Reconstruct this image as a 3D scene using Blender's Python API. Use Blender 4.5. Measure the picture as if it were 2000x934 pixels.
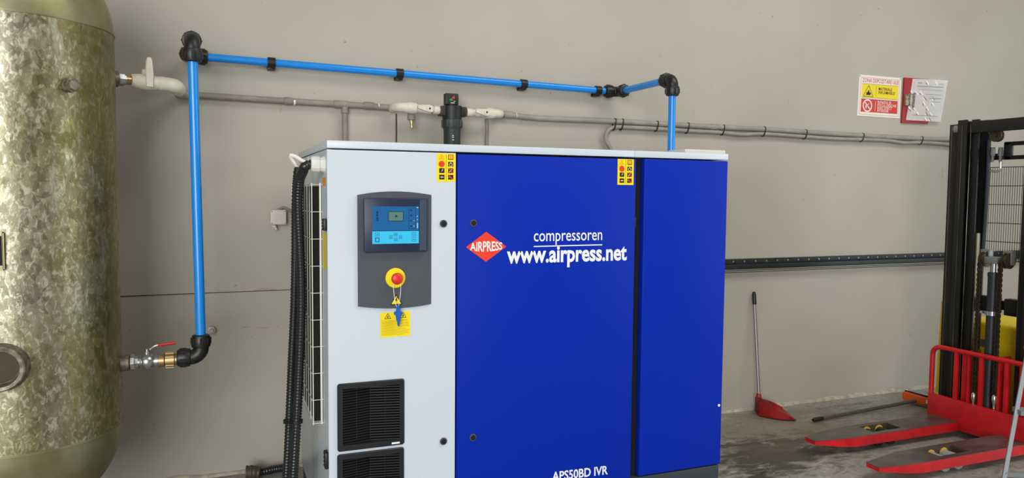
import bpy, bmesh, math, random
from mathutils import Vector, Matrix
random.seed(7)
for o in list(bpy.data.objects): bpy.data.objects.remove(o)
SC = bpy.context.scene
COL = SC.collection
PI = math.pi

# ------------------------------------------------------------------ camera, light, exposure
F_PX, PITCH, ROLL, YAW = 1453.4, 0.06015, 0.00833, 0.38388
CAM = Vector((-0.36613, -2.59207, 1.32197))
fw = Vector((math.sin(YAW)*math.cos(PITCH), math.cos(YAW)*math.cos(PITCH), -math.sin(PITCH)))
r0 = Vector((math.cos(YAW), -math.sin(YAW), 0)); u0 = r0.cross(fw)
RT = r0*math.cos(ROLL) + u0*math.sin(ROLL); UP = -r0*math.sin(ROLL) + u0*math.cos(ROLL)
cd = bpy.data.cameras.new('camera'); cam = bpy.data.objects.new('camera', cd); COL.objects.link(cam)
cd.sensor_fit = 'HORIZONTAL'; cd.sensor_width = 36; cd.lens = F_PX/2000*36; cd.clip_start = .05
cam.matrix_world = Matrix(((RT.x, UP.x, -fw.x, CAM.x), (RT.y, UP.y, -fw.y, CAM.y), (RT.z, UP.z, -fw.z, CAM.z), (0, 0, 0, 1)))
SC.camera = cam

W_ = bpy.data.worlds.new('sky'); SC.world = W_; W_.use_nodes = True
W_.node_tree.nodes['Background'].inputs[0].default_value = (.78, .88, 1, 1)
W_.node_tree.nodes['Background'].inputs[1].default_value = 1.2

def area(name, loc, target, sx, sy, energy, col):
    l = bpy.data.lights.new(name, 'AREA'); l.shape = 'RECTANGLE'; l.size = sx; l.size_y = sy; l.energy = energy; l.color = col
    o = bpy.data.objects.new(name, l); COL.objects.link(o); o.location = loc
    o.rotation_euler = (Vector(target)-Vector(loc)).to_track_quat('-Z', 'Y').to_euler(); return o
# daylight coming in through the open gate behind the camera, and the roof lights of the hall
area('gate_daylight', (-3.3, -6.9, 2.1), (-2.2, 0, 1.7), 4.4, 3.9, 480, (1, .985, .945))
area('roof_light_daylight', (3.2, -2.4, 4.9), (3.2, -2.4, 0), 4.2, 2.2, 165, (1, .96, .85))
area('side_fill', (6.9, -3.2, 1.7), (3.5, .6, 1.1), 2.6, 2.8, 75, (.86, .96, 1))  # added cool fill to brighten the right wall, no known door there

SC.view_settings.view_transform = 'Standard'; SC.view_settings.look = 'None'
SC.view_settings.exposure = -0.12; SC.view_settings.gamma = 1; SC.view_settings.use_curve_mapping = False

# ------------------------------------------------------------------ helpers
def at(px, py, X=None, Y=None, Z=None):
    d = fw + RT*((px-1000)/F_PX) - UP*((py-467)/F_PX)
    t = (X-CAM.x)/d.x if X is not None else (Y-CAM.y)/d.y if Y is not None else (Z-CAM.z)/d.z
    return CAM + d*t
def lin(c):
    def f(v):
        v /= 255
        return v/12.92 if v <= .04045 else ((v+.055)/1.055)**2.4
    return (f(c[0]), f(c[1]), f(c[2]), 1)
MATS = {}
def mat(name, col, rough=.5, metal=0, var=0, scale=8, bump=0, bscale=None, col2=None, coat=0, spec=None, fac=(.35, .65), stretch=(1, 1, 1)):
    m = bpy.data.materials.new(name); m.use_nodes = True; nt = m.node_tree; b = nt.nodes['Principled BSDF']
    b.inputs['Base Color'].default_value = lin(col); b.inputs['Roughness'].default_value = rough; b.inputs['Metallic'].default_value = metal
    if coat: b.inputs['Coat Weight'].default_value = coat; b.inputs['Coat Roughness'].default_value = .12
    if spec is not None: b.inputs['Specular IOR Level'].default_value = spec
    if var or col2 or bump:
        tc = nt.nodes.new('ShaderNodeTexCoord'); mp = nt.nodes.new('ShaderNodeMapping'); mp.inputs['Scale'].default_value = stretch
        nt.links.new(tc.outputs['Object'], mp.inputs['Vector'])
        n = nt.nodes.new('ShaderNodeTexNoise'); n.inputs['Scale'].default_value = scale; n.inputs['Detail'].default_value = 6; n.inputs['Roughness'].default_value = .6
        nt.links.new(mp.outputs[0], n.inputs['Vector'])
        if var or col2:
            r = nt.nodes.new('ShaderNodeValToRGB'); r.color_ramp.elements[0].position = fac[0]; r.color_ramp.elements[1].position = fac[1]
            c2 = col2 or tuple(max(0, v*(1-var)) for v in col)
            r.color_ramp.elements[0].color = lin(c2); r.color_ramp.elements[1].color = lin(col)
            nt.links.new(n.outputs['Fac'], r.inputs[0]); nt.links.new(r.outputs[0], b.inputs['Base Color'])
        if bump:
            n2 = nt.nodes.new('ShaderNodeTexNoise'); n2.inputs['Scale'].default_value = bscale or scale*4; n2.inputs['Detail'].default_value = 4
            nt.links.new(mp.outputs[0], n2.inputs['Vector'])
            bp = nt.nodes.new('ShaderNodeBump'); bp.inputs['Strength'].default_value = bump; bp.inputs['Distance'].default_value = .004
            nt.links.new(n2.outputs['Fac'], bp.inputs['Height']); nt.links.new(bp.outputs[0], b.inputs['Normal'])
    MATS[name] = m; return m

def box(bm, lo, hi, bev=0, seg=2):
    lo = Vector(lo); hi = Vector(hi)
    lo, hi = Vector([min(a, b) for a, b in zip(lo, hi)]), Vector([max(a, b) for a, b in zip(lo, hi)])
    r = bmesh.ops.create_cube(bm, size=1); vs = r['verts']; c = (lo+hi)/2; s = hi-lo
    for v in vs: v.co = Vector((v.co.x*s.x, v.co.y*s.y, v.co.z*s.z)) + c
    if bev:
        es = list({e for v in vs for e in v.link_edges})
        bmesh.ops.bevel(bm, geom=es, offset=min(bev, min(s)*.49), segments=seg, profile=.5, affect='EDGES')
def frame_of(axis):
    a = Vector(axis).normalized(); h = Vector((0, 0, 1)) if abs(a.z) < .9 else Vector((1, 0, 0))
    u = h.cross(a).normalized(); v = a.cross(u); return a, u, v
def lathe(bm, o, axis, prof, n=28, caps=True, squash=None):
    a, u, v = frame_of(axis); o = Vector(o); rings = []
    for t, r in prof:
        rings.append([bm.verts.new(o + a*t + (u*math.cos(2*PI*k/n) + v*math.sin(2*PI*k/n))*r) for k in range(n)])
    for i in range(len(rings)-1):
        for k in range(n):
            bm.faces.new((rings[i][k], rings[i][(k+1) % n], rings[i+1][(k+1) % n], rings[i+1][k]))
    if caps:
        bm.faces.new(rings[0][::-1]); bm.faces.new(rings[-1])
def cyl(bm, a, b, r, r2=None, n=24):
    a = Vector(a); b = Vector(b); L = (b-a).length
    lathe(bm, a, b-a, [(0, r), (L, r if r2 is None else r2)], n)
def ring(bm, o, axis, ri, ro, h, n=32):
    a, u, v = frame_of(axis); o = Vector(o); R = []
    for t, r in ((0, ri), (0, ro), (h, ro), (h, ri)):
        R.append([bm.verts.new(o + a*t + (u*math.cos(2*PI*k/n) + v*math.sin(2*PI*k/n))*r) for k in range(n)])
    for i in range(4):
        for k in range(n):
            bm.faces.new((R[i][k], R[i][(k+1) % n], R[(i+1) % 4][(k+1) % n], R[(i+1) % 4][k]))
def catmull(pts, step):
    P = [Vector(p) for p in pts]; P = [P[0]*2-P[1]] + P + [P[-1]*2-P[-2]]; out = []
    for i in range(1, len(P)-2):
        n = max(2, int((P[i+1]-P[i]).length/step))
        for k in range(n):
            t = k/n; a, b, c, d = P[i-1], P[i], P[i+1], P[i+2]
            out.append(.5*((2*b) + (c-a)*t + (2*a-5*b+4*c-d)*t*t + (3*b-a-3*c+d)*t**3))
    out.append(P[-2]); return out
def sweep(bm, pts, r, n=14, caps=True):
    pts = [Vector(p) for p in pts]; N = len(pts); rad = r if callable(r) else (lambda i: r)
    T = [(pts[min(i+1, N-1)]-pts[max(i-1, 0)]).normalized() for i in range(N)]
    _, u, v = frame_of(T[0]); rings = []
    for i in range(N):
        u = (u - T[i]*u.dot(T[i])).normalized(); v = T[i].cross(u)
        rings.append([bm.verts.new(pts[i] + (u*math.cos(2*PI*k/n) + v*math.sin(2*PI*k/n))*rad(i)) for k in range(n)])
    for i in range(N-1):
        for k in range(n):
            bm.faces.new((rings[i][k], rings[i][(k+1) % n], rings[i+1][(k+1) % n], rings[i+1][k]))
    if caps: bm.faces.new(rings[0][::-1]); bm.faces.new(rings[-1])
def arc_pts(c, a, b, r, n=10):      # quarter bend around corner c leaving along a, arriving from b (unit vectors away from c)
    c = Vector(c); a = Vector(a).normalized(); b = Vector(b).normalized(); o = c + (a+b)*r
    return [o - b*r*math.cos(t*PI/2/n) - a*r*math.sin(t*PI/2/n) for t in range(n+1)]
def prism(bm, poly, off, flip=False):  # polygon of 3-D points, extruded by the vector off
    off = Vector(off); a = [bm.verts.new(Vector(p)) for p in poly]; b = [bm.verts.new(Vector(p)+off) for p in poly]; n = len(poly)
    bm.faces.new(a); bm.faces.new(b[::-1])
    for i in range(n): bm.faces.new((a[i], b[i], b[(i+1) % n], a[(i+1) % n]))
def loft(bm, sects):                 # list of equal-length closed loops
    L = [[bm.verts.new(Vector(p)) for p in s] for s in sects]; n = len(L[0])
    for i in range(len(L)-1):
        for k in range(n): bm.faces.new((L[i][k], L[i][(k+1) % n], L[i+1][(k+1) % n], L[i+1][k]))
    bm.faces.new(L[0][::-1]); bm.faces.new(L[-1])
def B(): return bmesh.new()
def wloc(o):
    p = Vector((0, 0, 0))
    while o: p += o.location; o = o.parent
    return p
def obj(name, bm, m, parent=None, ang=35, label=None):
    bmesh.ops.recalc_face_normals(bm, faces=bm.faces)
    me = bpy.data.meshes.new(name)
    if parent is None:
        xs = [v.co for v in bm.verts]
        lo = Vector([min(c[i] for c in xs) for i in range(3)]); hi = Vector([max(c[i] for c in xs) for i in range(3)])
        org = Vector(((lo.x+hi.x)/2, (lo.y+hi.y)/2, lo.z))
    else: org = wloc(parent)
    bmesh.ops.translate(bm, verts=bm.verts, vec=-org)
    bm.to_mesh(me); bm.free()
    me.materials.append(MATS[m] if isinstance(m, str) else m)
    for p in me.polygons: p.use_smooth = True
    me.set_sharp_from_angle(angle=math.radians(ang))
    o = bpy.data.objects.new(name, me); COL.objects.link(o)
    if parent is None: o.location = org
    else: o.parent = parent
    if label: o['label'] = label
    return o
def thing(name, label, cat, loc, group=None):
    o = bpy.data.objects.new(name, None); COL.objects.link(o); o.location = loc; o.empty_display_size = .1
    o['label'] = label; o['category'] = cat
    if group: o['group'] = group
    return o
def tag(o, label, cat, group=None):
    o['label'] = label; o['category'] = cat
    if group: o['group'] = group
    return o
def struct(o, label=None, cat=None):
    o['kind'] = 'structure'
    if label: o['label'] = label
    if cat: o['category'] = cat
    return o
_glyph = {}
def raw_text(s, bold):
    c = bpy.data.curves.new('t', 'FONT'); c.body = s; c.size = 1; c.offset = bold; c.resolution_u = 3; c.extrude = 0
    o = bpy.data.objects.new('t', c); COL.objects.link(o)
    bpy.context.view_layer.update()
    me = bpy.data.meshes.new_from_object(o.evaluated_get(bpy.context.evaluated_depsgraph_get()))
    V = [v.co.copy() for v in me.vertices]; Fc = [tuple(p.vertices) for p in me.polygons]
    bpy.data.objects.remove(o); bpy.data.curves.remove(c); bpy.data.meshes.remove(me)
    return V, Fc
def text(bm, s, p0, p1, up, h, ref='H', bold=.0, warp=None, nrm=None, lift=.0006):
    """lettering laid on a plane: baseline from p0 to p1, glyph ref is h tall"""
    V, Fc = raw_text(s, bold)
    if ref not in _glyph: _glyph[ref] = max(v.y for v in raw_text(ref, 0)[0])
    x0 = min(v.x for v in V); x1 = max(v.x for v in V); p0 = Vector(p0); p1 = Vector(p1); up = Vector(up).normalized()
    n = Vector(nrm) if nrm else Vector((0, -1, 0)); sy = h/_glyph[ref]; vs = []
    for v in V:
        u = (v.x-x0)/(x1-x0); y = v.y*sy
        if warp: y = warp(u, y, h)
        vs.append(bm.verts.new(p0 + (p1-p0)*u + up*y + n*lift))
    for f in Fc:
        try: bm.faces.new([vs[i] for i in f])
        except ValueError: pass

# ------------------------------------------------------------------ materials
mat('blue_pipe', (16, 136, 226), .3, coat=.3)
mat('black_fitting', (22, 22, 23), .42)
mat('black_plastic', (23, 25, 27), .45)
mat('door_grey', (206, 216, 226), .34, coat=.15)
mat('side_grey', (190, 202, 212), .3, coat=.2)
mat('blue_paint', (0, 41, 170), .5, spec=.16)
mat('plinth_grey', (48, 54, 62), .5)
mat('dark_inside', (9, 10, 12), .8)
mat('panel_grey', (74, 78, 86), .5)
mat('display_navy', (32, 44, 72), .35)
mat('display_side', (62, 72, 96), .4)
mat('screen_blue', (32, 100, 158), .25)
mat('screen_cyan', (62, 196, 244), .25)
mat('screen_print', (16, 46, 88), .4)
mat('lcd_green', (92, 128, 120), .25)
mat('white_print', (240, 242, 245), .5)
mat('pale_print', (175, 205, 228), .5)
mat('sticker_yellow', (250, 222, 10), .5)
mat('sticker_orange', (240, 165, 20), .5)
mat('sticker_red', (222, 66, 24), .5)
mat('sticker_black', (24, 18, 10), .6)
mat('label_print', (150, 125, 20), .6)
mat('logo_red', (236, 62, 36), .5)
mat('button_red', (225, 44, 34), .4)
mat('collar_yellow', (248, 226, 6), .45)
mat('key_blue', (22, 96, 190), .4)
mat('white_plastic', (236, 236, 230), .4)
mat('white_wire', (226, 226, 214), .4)
mat('filter_mat', (26, 26, 26), .95, var=.5, scale=120, bump=.9, bscale=300)
mat('corrugated_black', (34, 36, 38), .3)
mat('corrugated_brown', (70, 62, 46), .5)
mat('ppr_white', (224, 218, 200), .5, var=.08, scale=25)
mat('brass', (186, 158, 116), .35, metal=.9)
mat('chrome', (200, 202, 202), .28, metal=.9, var=.25, scale=60)
mat('galv_dull', (150, 138, 122), .5, metal=.6, var=.4, scale=50)
mat('handle_red', (178, 30, 34), .4)
mat('pipe_grey', (150, 141, 131), .6, var=.12, scale=14, bump=.15)
mat('pipe_grey_light', (158, 154, 144), .6, var=.1, scale=14, bump=.15)
mat('filter_black', (26, 28, 28), .5)
mat('filter_bowl', (48, 54, 52), .5)
mat('gauge_green', (30, 150, 90), .5)
mat('gauge_red', (214, 52, 56), .5)
mat('cream_box', (216, 214, 204), .6)
mat('junction_box', (214, 206, 200), .55, var=.05, scale=30)
mat('sign_white', (232, 226, 216), .55)
mat('sign_yellow', (238, 210, 8), .5)
mat('sign_red', (206, 46, 42), .5)
mat('sign_red_ink', (196, 66, 58), .6)
mat('sign_ink', (34, 28, 12), .6)
mat('board_red', (158, 24, 30), .5)
mat('paper_white', (254, 254, 254), .7)
mat('paper_ink', (150, 150, 156), .7)
mat('clip_metal', (176, 164, 140), .4, metal=.6, col2=(90, 84, 66), scale=90)
mat('cable_tie', (18, 18, 18), .5)
mat('rail_black', (14, 15, 16), .45, col2=(26, 28, 30), scale=40, bump=.2)
mat('rail_grey', (52, 56, 58), .5, metal=.3, col2=(24, 26, 28), scale=60)
mat('dustpan_red', (150, 22, 28), .4)
mat('dustpan_clear', (186, 110, 96), .35)
mat('alu_pole', (150, 148, 146), .4, metal=.6)
mat('broom_orange', (226, 92, 22), .5)
mat('broom_pole', (92, 90, 84), .45, metal=.3)
mat('mast_black', (13, 14, 15), .5, col2=(22, 23, 25), scale=20, stretch=(1, 1, .2))
mat('steel_rail', (150, 142, 128), .35, metal=.8, col2=(96, 84, 66), scale=30, stretch=(1, 1, .15))
mat('rod_chrome', (210, 212, 214), .22, metal=.9)
mat('cylinder_grey', (44, 48, 54), .4)
mat('chain_steel', (84, 74, 60), .45, metal=.7)
mat('bolt_grey', (150, 152, 150), .45, metal=.6)
mat('stacker_red', (206, 26, 32), .42, col2=(176, 20, 26), scale=12, fac=(.3, .55))
mat('stacker_yellow', (255, 220, 4), .4)
mat('fork_steel', (112, 106, 102), .4, metal=.45, col2=(84, 62, 60), scale=9, stretch=(.5, 1, 1), bump=.2)
mat('roller_cream', (214, 200, 150), .5)
mat('roller_grey', (150, 156, 152), .5)
mat('roller_yellow', (214, 168, 70), .5)
mat('ladder_alu', (140, 145, 150), .5, metal=.35)
mat('rust_dark', (74, 58, 40), .7)
mat('plaster_pale', (196, 186, 168), .9, var=.2, scale=25, bump=.6)
mat('ceiling_white', (150, 148, 142), .8)
mat('other_wall', (112, 110, 106), .85, var=.06, scale=2)

def custom(name):
    m = bpy.data.materials.new(name); m.use_nodes = True; MATS[name] = m
    nt = m.node_tree; b = nt.nodes['Principled BSDF']; tc = nt.nodes.new('ShaderNodeTexCoord')
    return nt, b, tc
def noise(nt, src, scale, detail=5, rough=.6, dist=0, stretch=None):
    n = nt.nodes.new('ShaderNodeTexNoise'); n.inputs['Scale'].default_value = scale; n.inputs['Detail'].default_value = detail
    n.inputs['Roughness'].default_value = rough; n.inputs['Distortion'].default_value = dist
    if stretch:
        mp = nt.nodes.new('ShaderNodeMapping'); mp.inputs['Scale'].default_value = stretch; nt.links.new(src, mp.inputs[0]); src = mp.outputs[0]
    nt.links.new(src, n.inputs['Vector']); return n.outputs['Fac']
def ramp(nt, f, stops):
    r = nt.nodes.new('ShaderNodeValToRGB'); e = r.color_ramp.elements
    while len(e) < len(stops): e.new(.5)
    for k, (p, c) in enumerate(stops): e[k].position = p; e[k].color = lin(c) if len(c) == 3 else c
    nt.links.new(f, r.inputs[0]); return r.outputs[0]
def mix(nt, f, a, b, mode='MIX'):
    n = nt.nodes.new('ShaderNodeMix'); n.data_type = 'RGBA'; n.blend_type = mode
    for s, v in ((0, f), (6, a), (7, b)):
        if isinstance(v, (int, float)): n.inputs[s].default_value = v
        elif isinstance(v, tuple): n.inputs[s].default_value = lin(v) if len(v) == 3 else v
        else: nt.links.new(v, n.inputs[s])
    return n.outputs[2]
def bump(nt, b, h, strength, dist=.004):
    n = nt.nodes.new('ShaderNodeBump'); n.inputs['Strength'].default_value = strength; n.inputs['Distance'].default_value = dist
    nt.links.new(h, n.inputs['Height']); nt.links.new(n.outputs[0], b.inputs['Normal'])
g0, g1 = (0, 0, 0, 1), (1, 1, 1, 1)
# painted wall: taupe grey emulsion with faint roller marks and scuffs
nt, b, tc = custom('wall_paint'); v = tc.outputs['Object']
base = ramp(nt, noise(nt, v, 1.1, 3), [(.3, (170, 164, 152)), (.7, (180, 174, 162))])
spots = ramp(nt, noise(nt, v, 34, 3, .5), [(.74, g0), (.78, g1)])
base = mix(nt, spots, base, (140, 130, 120))
nt.links.new(base, b.inputs['Base Color']); b.inputs['Roughness'].default_value = .62
bump(nt, b, noise(nt, v, 60, 4), .08)
# concrete floor with oil stains
nt, b, tc = custom('concrete'); v = tc.outputs['Object']
base = ramp(nt, noise(nt, v, 2.2, 7, .65), [(.3, (138, 135, 126)), (.55, (162, 160, 152)), (.75, (178, 176, 170))])
fine = ramp(nt, noise(nt, v, 40, 4), [(.35, (190, 186, 178)), (.6, (255, 255, 255))])
base = mix(nt, .6, base, fine, 'MULTIPLY')
st = ramp(nt, noise(nt, v, 3.1, 6, .7, .6, (1.2, 2.6, 1)), [(.53, g0), (.66, g1)])
base = mix(nt, mix(nt, 1.0, st, (.62, .62, .62, 1), 'MULTIPLY'), base, (66, 58, 46))
ge = nt.nodes.new('ShaderNodeNewGeometry')
def patch(cx, cy, rx, ry, rot, col, k, sc):
    global base
    mp = nt.nodes.new('ShaderNodeMapping'); mp.vector_type = 'TEXTURE'; mp.inputs['Location'].default_value = (cx, cy, 0); mp.inputs['Scale'].default_value = (rx, ry, 1); mp.inputs['Rotation'].default_value = (0, 0, rot)
    nt.links.new(ge.outputs['Position'], mp.inputs[0]); gr = nt.nodes.new('ShaderNodeTexGradient'); gr.gradient_type = 'SPHERICAL'; nt.links.new(mp.outputs[0], gr.inputs[0])
    mm = nt.nodes.new('ShaderNodeMath'); mm.operation = 'MULTIPLY_ADD'; mm.inputs[1].default_value = .55; nt.links.new(gr.outputs['Fac'], mm.inputs[0]); nt.links.new(noise(nt, ge.outputs['Position'], sc, 6, .7, .5, (1, 2, 1)), mm.inputs[2])
    f = ramp(nt, mm.outputs[0], [(.66, g0), (.84, (k, k, k, 1))]); base = mix(nt, f, base, col)
patch(2.30, .40, .70, .40, .25, (52, 45, 34), .9, 6.5)
patch(1.95, .10, .30, .16, .5, (40, 32, 24), .9, 11)
patch(2.6, .75, .9, .5, .0, (112, 100, 76), .6, 3)
nt.links.new(base, b.inputs['Base Color'])
b.inputs['Roughness'].default_value = .5
bump(nt, b, noise(nt, v, 30, 5), .12)
# galvanised tank: spangle flecks, drips and an olive tint, stronger towards +X
nt, b, tc = custom('galvanised'); v = tc.outputs['Object']
vo = nt.nodes.new('ShaderNodeTexVoronoi'); vo.inputs['Scale'].default_value = 60; vo.inputs['Randomness'].default_value = 1
wv = nt.nodes.new('ShaderNodeMapping'); wv.inputs['Scale'].default_value = (1, 1, .62)
nz = nt.nodes.new('ShaderNodeTexNoise'); nz.inputs['Scale'].default_value = 9; nz.inputs['Detail'].default_value = 3
nt.links.new(v, nz.inputs['Vector']); ad = nt.nodes.new('ShaderNodeMixRGB'); ad.blend_type = 'ADD'; ad.inputs[0].default_value = .03
nt.links.new(v, ad.inputs[1]); nt.links.new(nz.outputs['Color'], ad.inputs[2]); nt.links.new(ad.outputs[0], wv.inputs[0]); nt.links.new(wv.outputs[0], vo.inputs['Vector'])
sp = nt.nodes.new('ShaderNodeSeparateColor'); nt.links.new(vo.outputs['Color'], sp.inputs[0])
fl = ramp(nt, sp.outputs[0], [(0, (138, 136, 118)), (.5, (174, 172, 154)), (.95, (224, 220, 204))])
cl = ramp(nt, noise(nt, v, 5.5, 5, .6), [(.3, (104, 100, 86)), (.65, (168, 160, 142))])
base = mix(nt, .22, cl, fl)
fk = ramp(nt, noise(nt, v, 60, 4, .6, 1.2, (1, 1, .55)), [(.52, g0), (.60, g1)])
base = mix(nt, mix(nt, 1.0, fk, (.65, .65, .65, 1), 'MULTIPLY'), base, (236, 228, 212))
fd = ramp(nt, noise(nt, v, 30, 5, .65, .5), [(.34, g1), (.46, g0)])
base = mix(nt, mix(nt, 1.0, fd, (.6, .6, .6, 1), 'MULTIPLY'), base, (108, 104, 82))
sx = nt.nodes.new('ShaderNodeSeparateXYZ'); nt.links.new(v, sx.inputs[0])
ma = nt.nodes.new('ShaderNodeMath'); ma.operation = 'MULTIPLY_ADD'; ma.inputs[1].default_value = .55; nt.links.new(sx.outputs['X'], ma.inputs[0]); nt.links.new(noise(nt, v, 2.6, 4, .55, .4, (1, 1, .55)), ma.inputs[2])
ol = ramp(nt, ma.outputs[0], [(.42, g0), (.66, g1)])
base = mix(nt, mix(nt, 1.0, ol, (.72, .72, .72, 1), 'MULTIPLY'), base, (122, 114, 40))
dr = ramp(nt, noise(nt, v, 7, 4, .5, 0, (4, 4, .6)), [(.62, g0), (.72, g1)])
base = mix(nt, mix(nt, 1.0, dr, (.35, .35, .35, 1), 'MULTIPLY'), base, (206, 204, 186))
nt.links.new(base, b.inputs['Base Color']); b.inputs['Metallic'].default_value = .85
rr = nt.nodes.new('ShaderNodeMapRange'); nt.links.new(sp.outputs[1], rr.inputs[0]); rr.inputs[3].default_value = .32; rr.inputs[4].default_value = .55
nt.links.new(rr.outputs[0], b.inputs['Roughness'])
bump(nt, b, noise(nt, v, 45, 4), .25)
mat('tank_dome', (160, 156, 130), .45, metal=.8, col2=(130, 124, 80), scale=5, bump=.15)

# ------------------------------------------------------------------ the room
WY = 1.0677
XL, XR, YF, ZC = -6.2, 7.0, -7.0, 5.0
bm = B(); box(bm, (XL-.2, YF-5, -.15), (XR+4, WY+.2, 0)); struct(obj('floor', bm, 'concrete'))
bm = B(); box(bm, (XL-.2, WY, -.1), (XR+.2, WY+.2, .857)); box(bm, (XL-.2, WY-.006, .861), (XR+.2, WY+.2, ZC)); struct(obj('wall_back', bm, 'wall_paint'))
bm = B(); box(bm, (XL-.2, YF, 0), (XL, WY, ZC)); struct(obj('wall_left', bm, 'other_wall'))
bm = B(); box(bm, (XR, YF, 0), (XR+.2, -4.6, ZC)); box(bm, (XR, -1.8, 0), (XR+.2, WY, ZC)); box(bm, (XR, -4.6, 3.1), (XR+.2, -1.8, ZC)); struct(obj('wall_right', bm, 'other_wall'))  # opening in this wall is added for the side fill light
bm = B(); box(bm, (XL-.2, YF-.2, 0), (-5.6, YF, ZC)); box(bm, (-1.0, YF-.2, 0), (XR+.2, YF, ZC)); box(bm, (-5.6, YF-.2, 4.4), (-1.0, YF, ZC)); struct(obj('wall_front', bm, 'other_wall'))
bm = B()
for lo, hi in (((XL-.2, YF-.2), (1.0, WY+.2)), ((5.4, YF-.2), (XR+.2, WY+.2)), ((1.0, YF-.2), (5.4, -3.6)), ((1.0, -1.2), (5.4, WY+.2))):
    box(bm, (lo[0], lo[1], ZC), (hi[0], hi[1], ZC+.15))
struct(obj('ceiling', bm, 'ceiling_white'))
# crumbling plaster lip where the wall meets the floor
bm = B(); P = []
rnd = random.Random(3)
for k in range(150):
    x = XL + (XR-XL)*k/149; P.append((x, .012+.012*rnd.random(), .012+.016*rnd.random()**2))
loft(bm, [[(x, WY+.01, -.005), (x, WY-d, -.005), (x, WY-d*.7, h*.7), (x, WY-.002, h), (x, WY+.01, h)] for x, d, h in P])
struct(obj('baseboard_back', bm, 'plaster_pale', ang=60))

wall = bpy.data.objects['wall_back']
for q in ([(546, 206), (550, 206), (549, 219), (547, 220)], [(478, 566), (500, 563.5), (538, 563.5), (540, 566.5), (505, 568), (480, 568)], [(424, 567.5), (445, 567), (444, 569), (426, 569.5)], [(452, 636), (500, 640), (565, 637), (563, 639), (500, 642.5), (454, 638)], [(1447, 268), (1456, 262.5), (1458, 264), (1450, 270)], [(1840, 330), (1846, 330), (1846, 345), (1841, 346)]):
    yy = WY-.006 if q[0][1] < 570 else WY
    bm = B(); prism(bm, [at(a, c, Y=yy) for a, c in q], (0, -.0012, 0)); obj('paint_chip', bm, 'plaster_pale', wall)

# ------------------------------------------------------------------ compressor
CW, CD, CH, ZB = 1.6643, .89, 1.5, .16
LIDZ = 1.471
comp = thing('air_compressor', 'large screw air compressor cabinet with pale grey door and bright blue front panels', 'compressor', (CW/2, CD/2, 0))
def F(px, py, y=0.0): return at(px, py, Y=y)
xs_grey = F(889.5, 600).x; xb0 = F(893, 600).x; xb1 = F(1237.5, 600, -.0).x; xr0 = F(1254, 600).x
# body shell
bm = B()
box(bm, (.003, .022, ZB-.09), (.022, CD, LIDZ), .002)           # left side panel
box(bm, (CW-.02, .022, ZB), (CW-.002, CD, LIDZ), .002)
box(bm, (.02, CD-.02, ZB-.09), (CW-.02, CD, LIDZ))
obj('side_panels', bm, 'side_grey', comp)
bm = B(); box(bm, (.022, .034, ZB), (CW-.022, CD-.02, LIDZ-.001)); obj('inner_housing', bm, 'dark_inside', comp)
bm = B(); box(bm, (.008, .002, .0), (CW-.006, CD-.01, ZB-.002), .004)
obj('base_plinth', bm, 'plinth_grey', comp)
xseam = F(1239.5, 300).x
for x0, x1 in ((0, xseam-.0008), (xseam+.0008, CW)):
    bm = B(); box(bm, (x0, -.001, LIDZ+.003), (x1, CD, CH), .0015); obj('lid_panel', bm, 'door_grey', comp)
# doors
VA, VC = F(658.3, 750.3), F(789.2, 867)                      # upper vent corners on the door face
VH = VA.z-VC.z; VA2 = F(658.3, 888.3); VC2 = VA2+Vector((VC.x-VA.x, 0, -VH))
bm = B(); gx = [0, VA.x+.015, VC.x-.015, xs_grey]; gz_ = [ZB-.085, VC2.z+.018, VA2.z-.015, VC.z+.018, VA.z-.015, LIDZ-.002]
gv = [[bm.verts.new((x, 0, z)) for z in gz_] for x in gx]
for i in range(3):
    for j in range(5):
        if not (i == 1 and j in (1, 3)): bm.faces.new((gv[i][j], gv[i+1][j], gv[i+1][j+1], gv[i][j+1]))
ex = bmesh.ops.extrude_face_region(bm, geom=list(bm.faces)); bmesh.ops.translate(bm, verts=[g for g in ex['geom'] if isinstance(g, bmesh.types.BMVert)], vec=(0, .028, 0))
def rim(e):
    a, c = e.verts[0].co, e.verts[1].co
    return abs(a.y) < 1e-6 and abs(c.y) < 1e-6 and (any(abs(a.x-x) < 1e-6 and abs(c.x-x) < 1e-6 for x in (0, xs_grey)) or any(abs(a.z-z) < 1e-6 and abs(c.z-z) < 1e-6 for z in (gz_[0], gz_[-1])))
bmesh.ops.bevel(bm, geom=[e for e in bm.edges if rim(e)], offset=.002, segments=2, affect='EDGES')
door = obj('grey_door', bm, 'door_grey', comp, label='pale grey front door')
bm = B(); box(bm, (xb0, 0, ZB+.002), (xb1, .028, LIDZ-.005), .0025)
bdoor = obj('blue_door', bm, 'blue_paint', comp, label='bright blue door with white lettering')
bm = B(); box(bm, (xr0, 0, ZB+.002), (CW, .034, LIDZ-.002), .004, 3)
bright = obj('blue_panel', bm, 'blue_paint', comp, label='plain bright blue end panel')
bm = B(); p = F(1404, 792); lathe(bm, p, (0, -1, 0), [(0, .006), (.002, .006), (.004, .003)], 16); obj('screw', bm, 'white_print', bright)
def lock(px, py, par):
    p = F(px, py); bm = B()
    lathe(bm, p, (0, -1, 0), [(-.002, .0138), (.003, .0138), (.005, .012), (.005, .0085), (.002, .008), (.002, .0005)], 24)
    o = obj('door_lock', bm, 'panel_grey', par)
    bm = B(); lathe(bm, p+Vector((0, -.0018, 0)), (0, -1, 0), [(0, .0105), (.0028, .0105), (.0034, .0095)], 20); obj('key_core', bm, 'dark_inside', par)
for q in ((866, 437), (866, 862)): lock(*q, door)
for q in ((924.5, 436), (923.5, 854.5)): lock(*q, bdoor)
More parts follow.
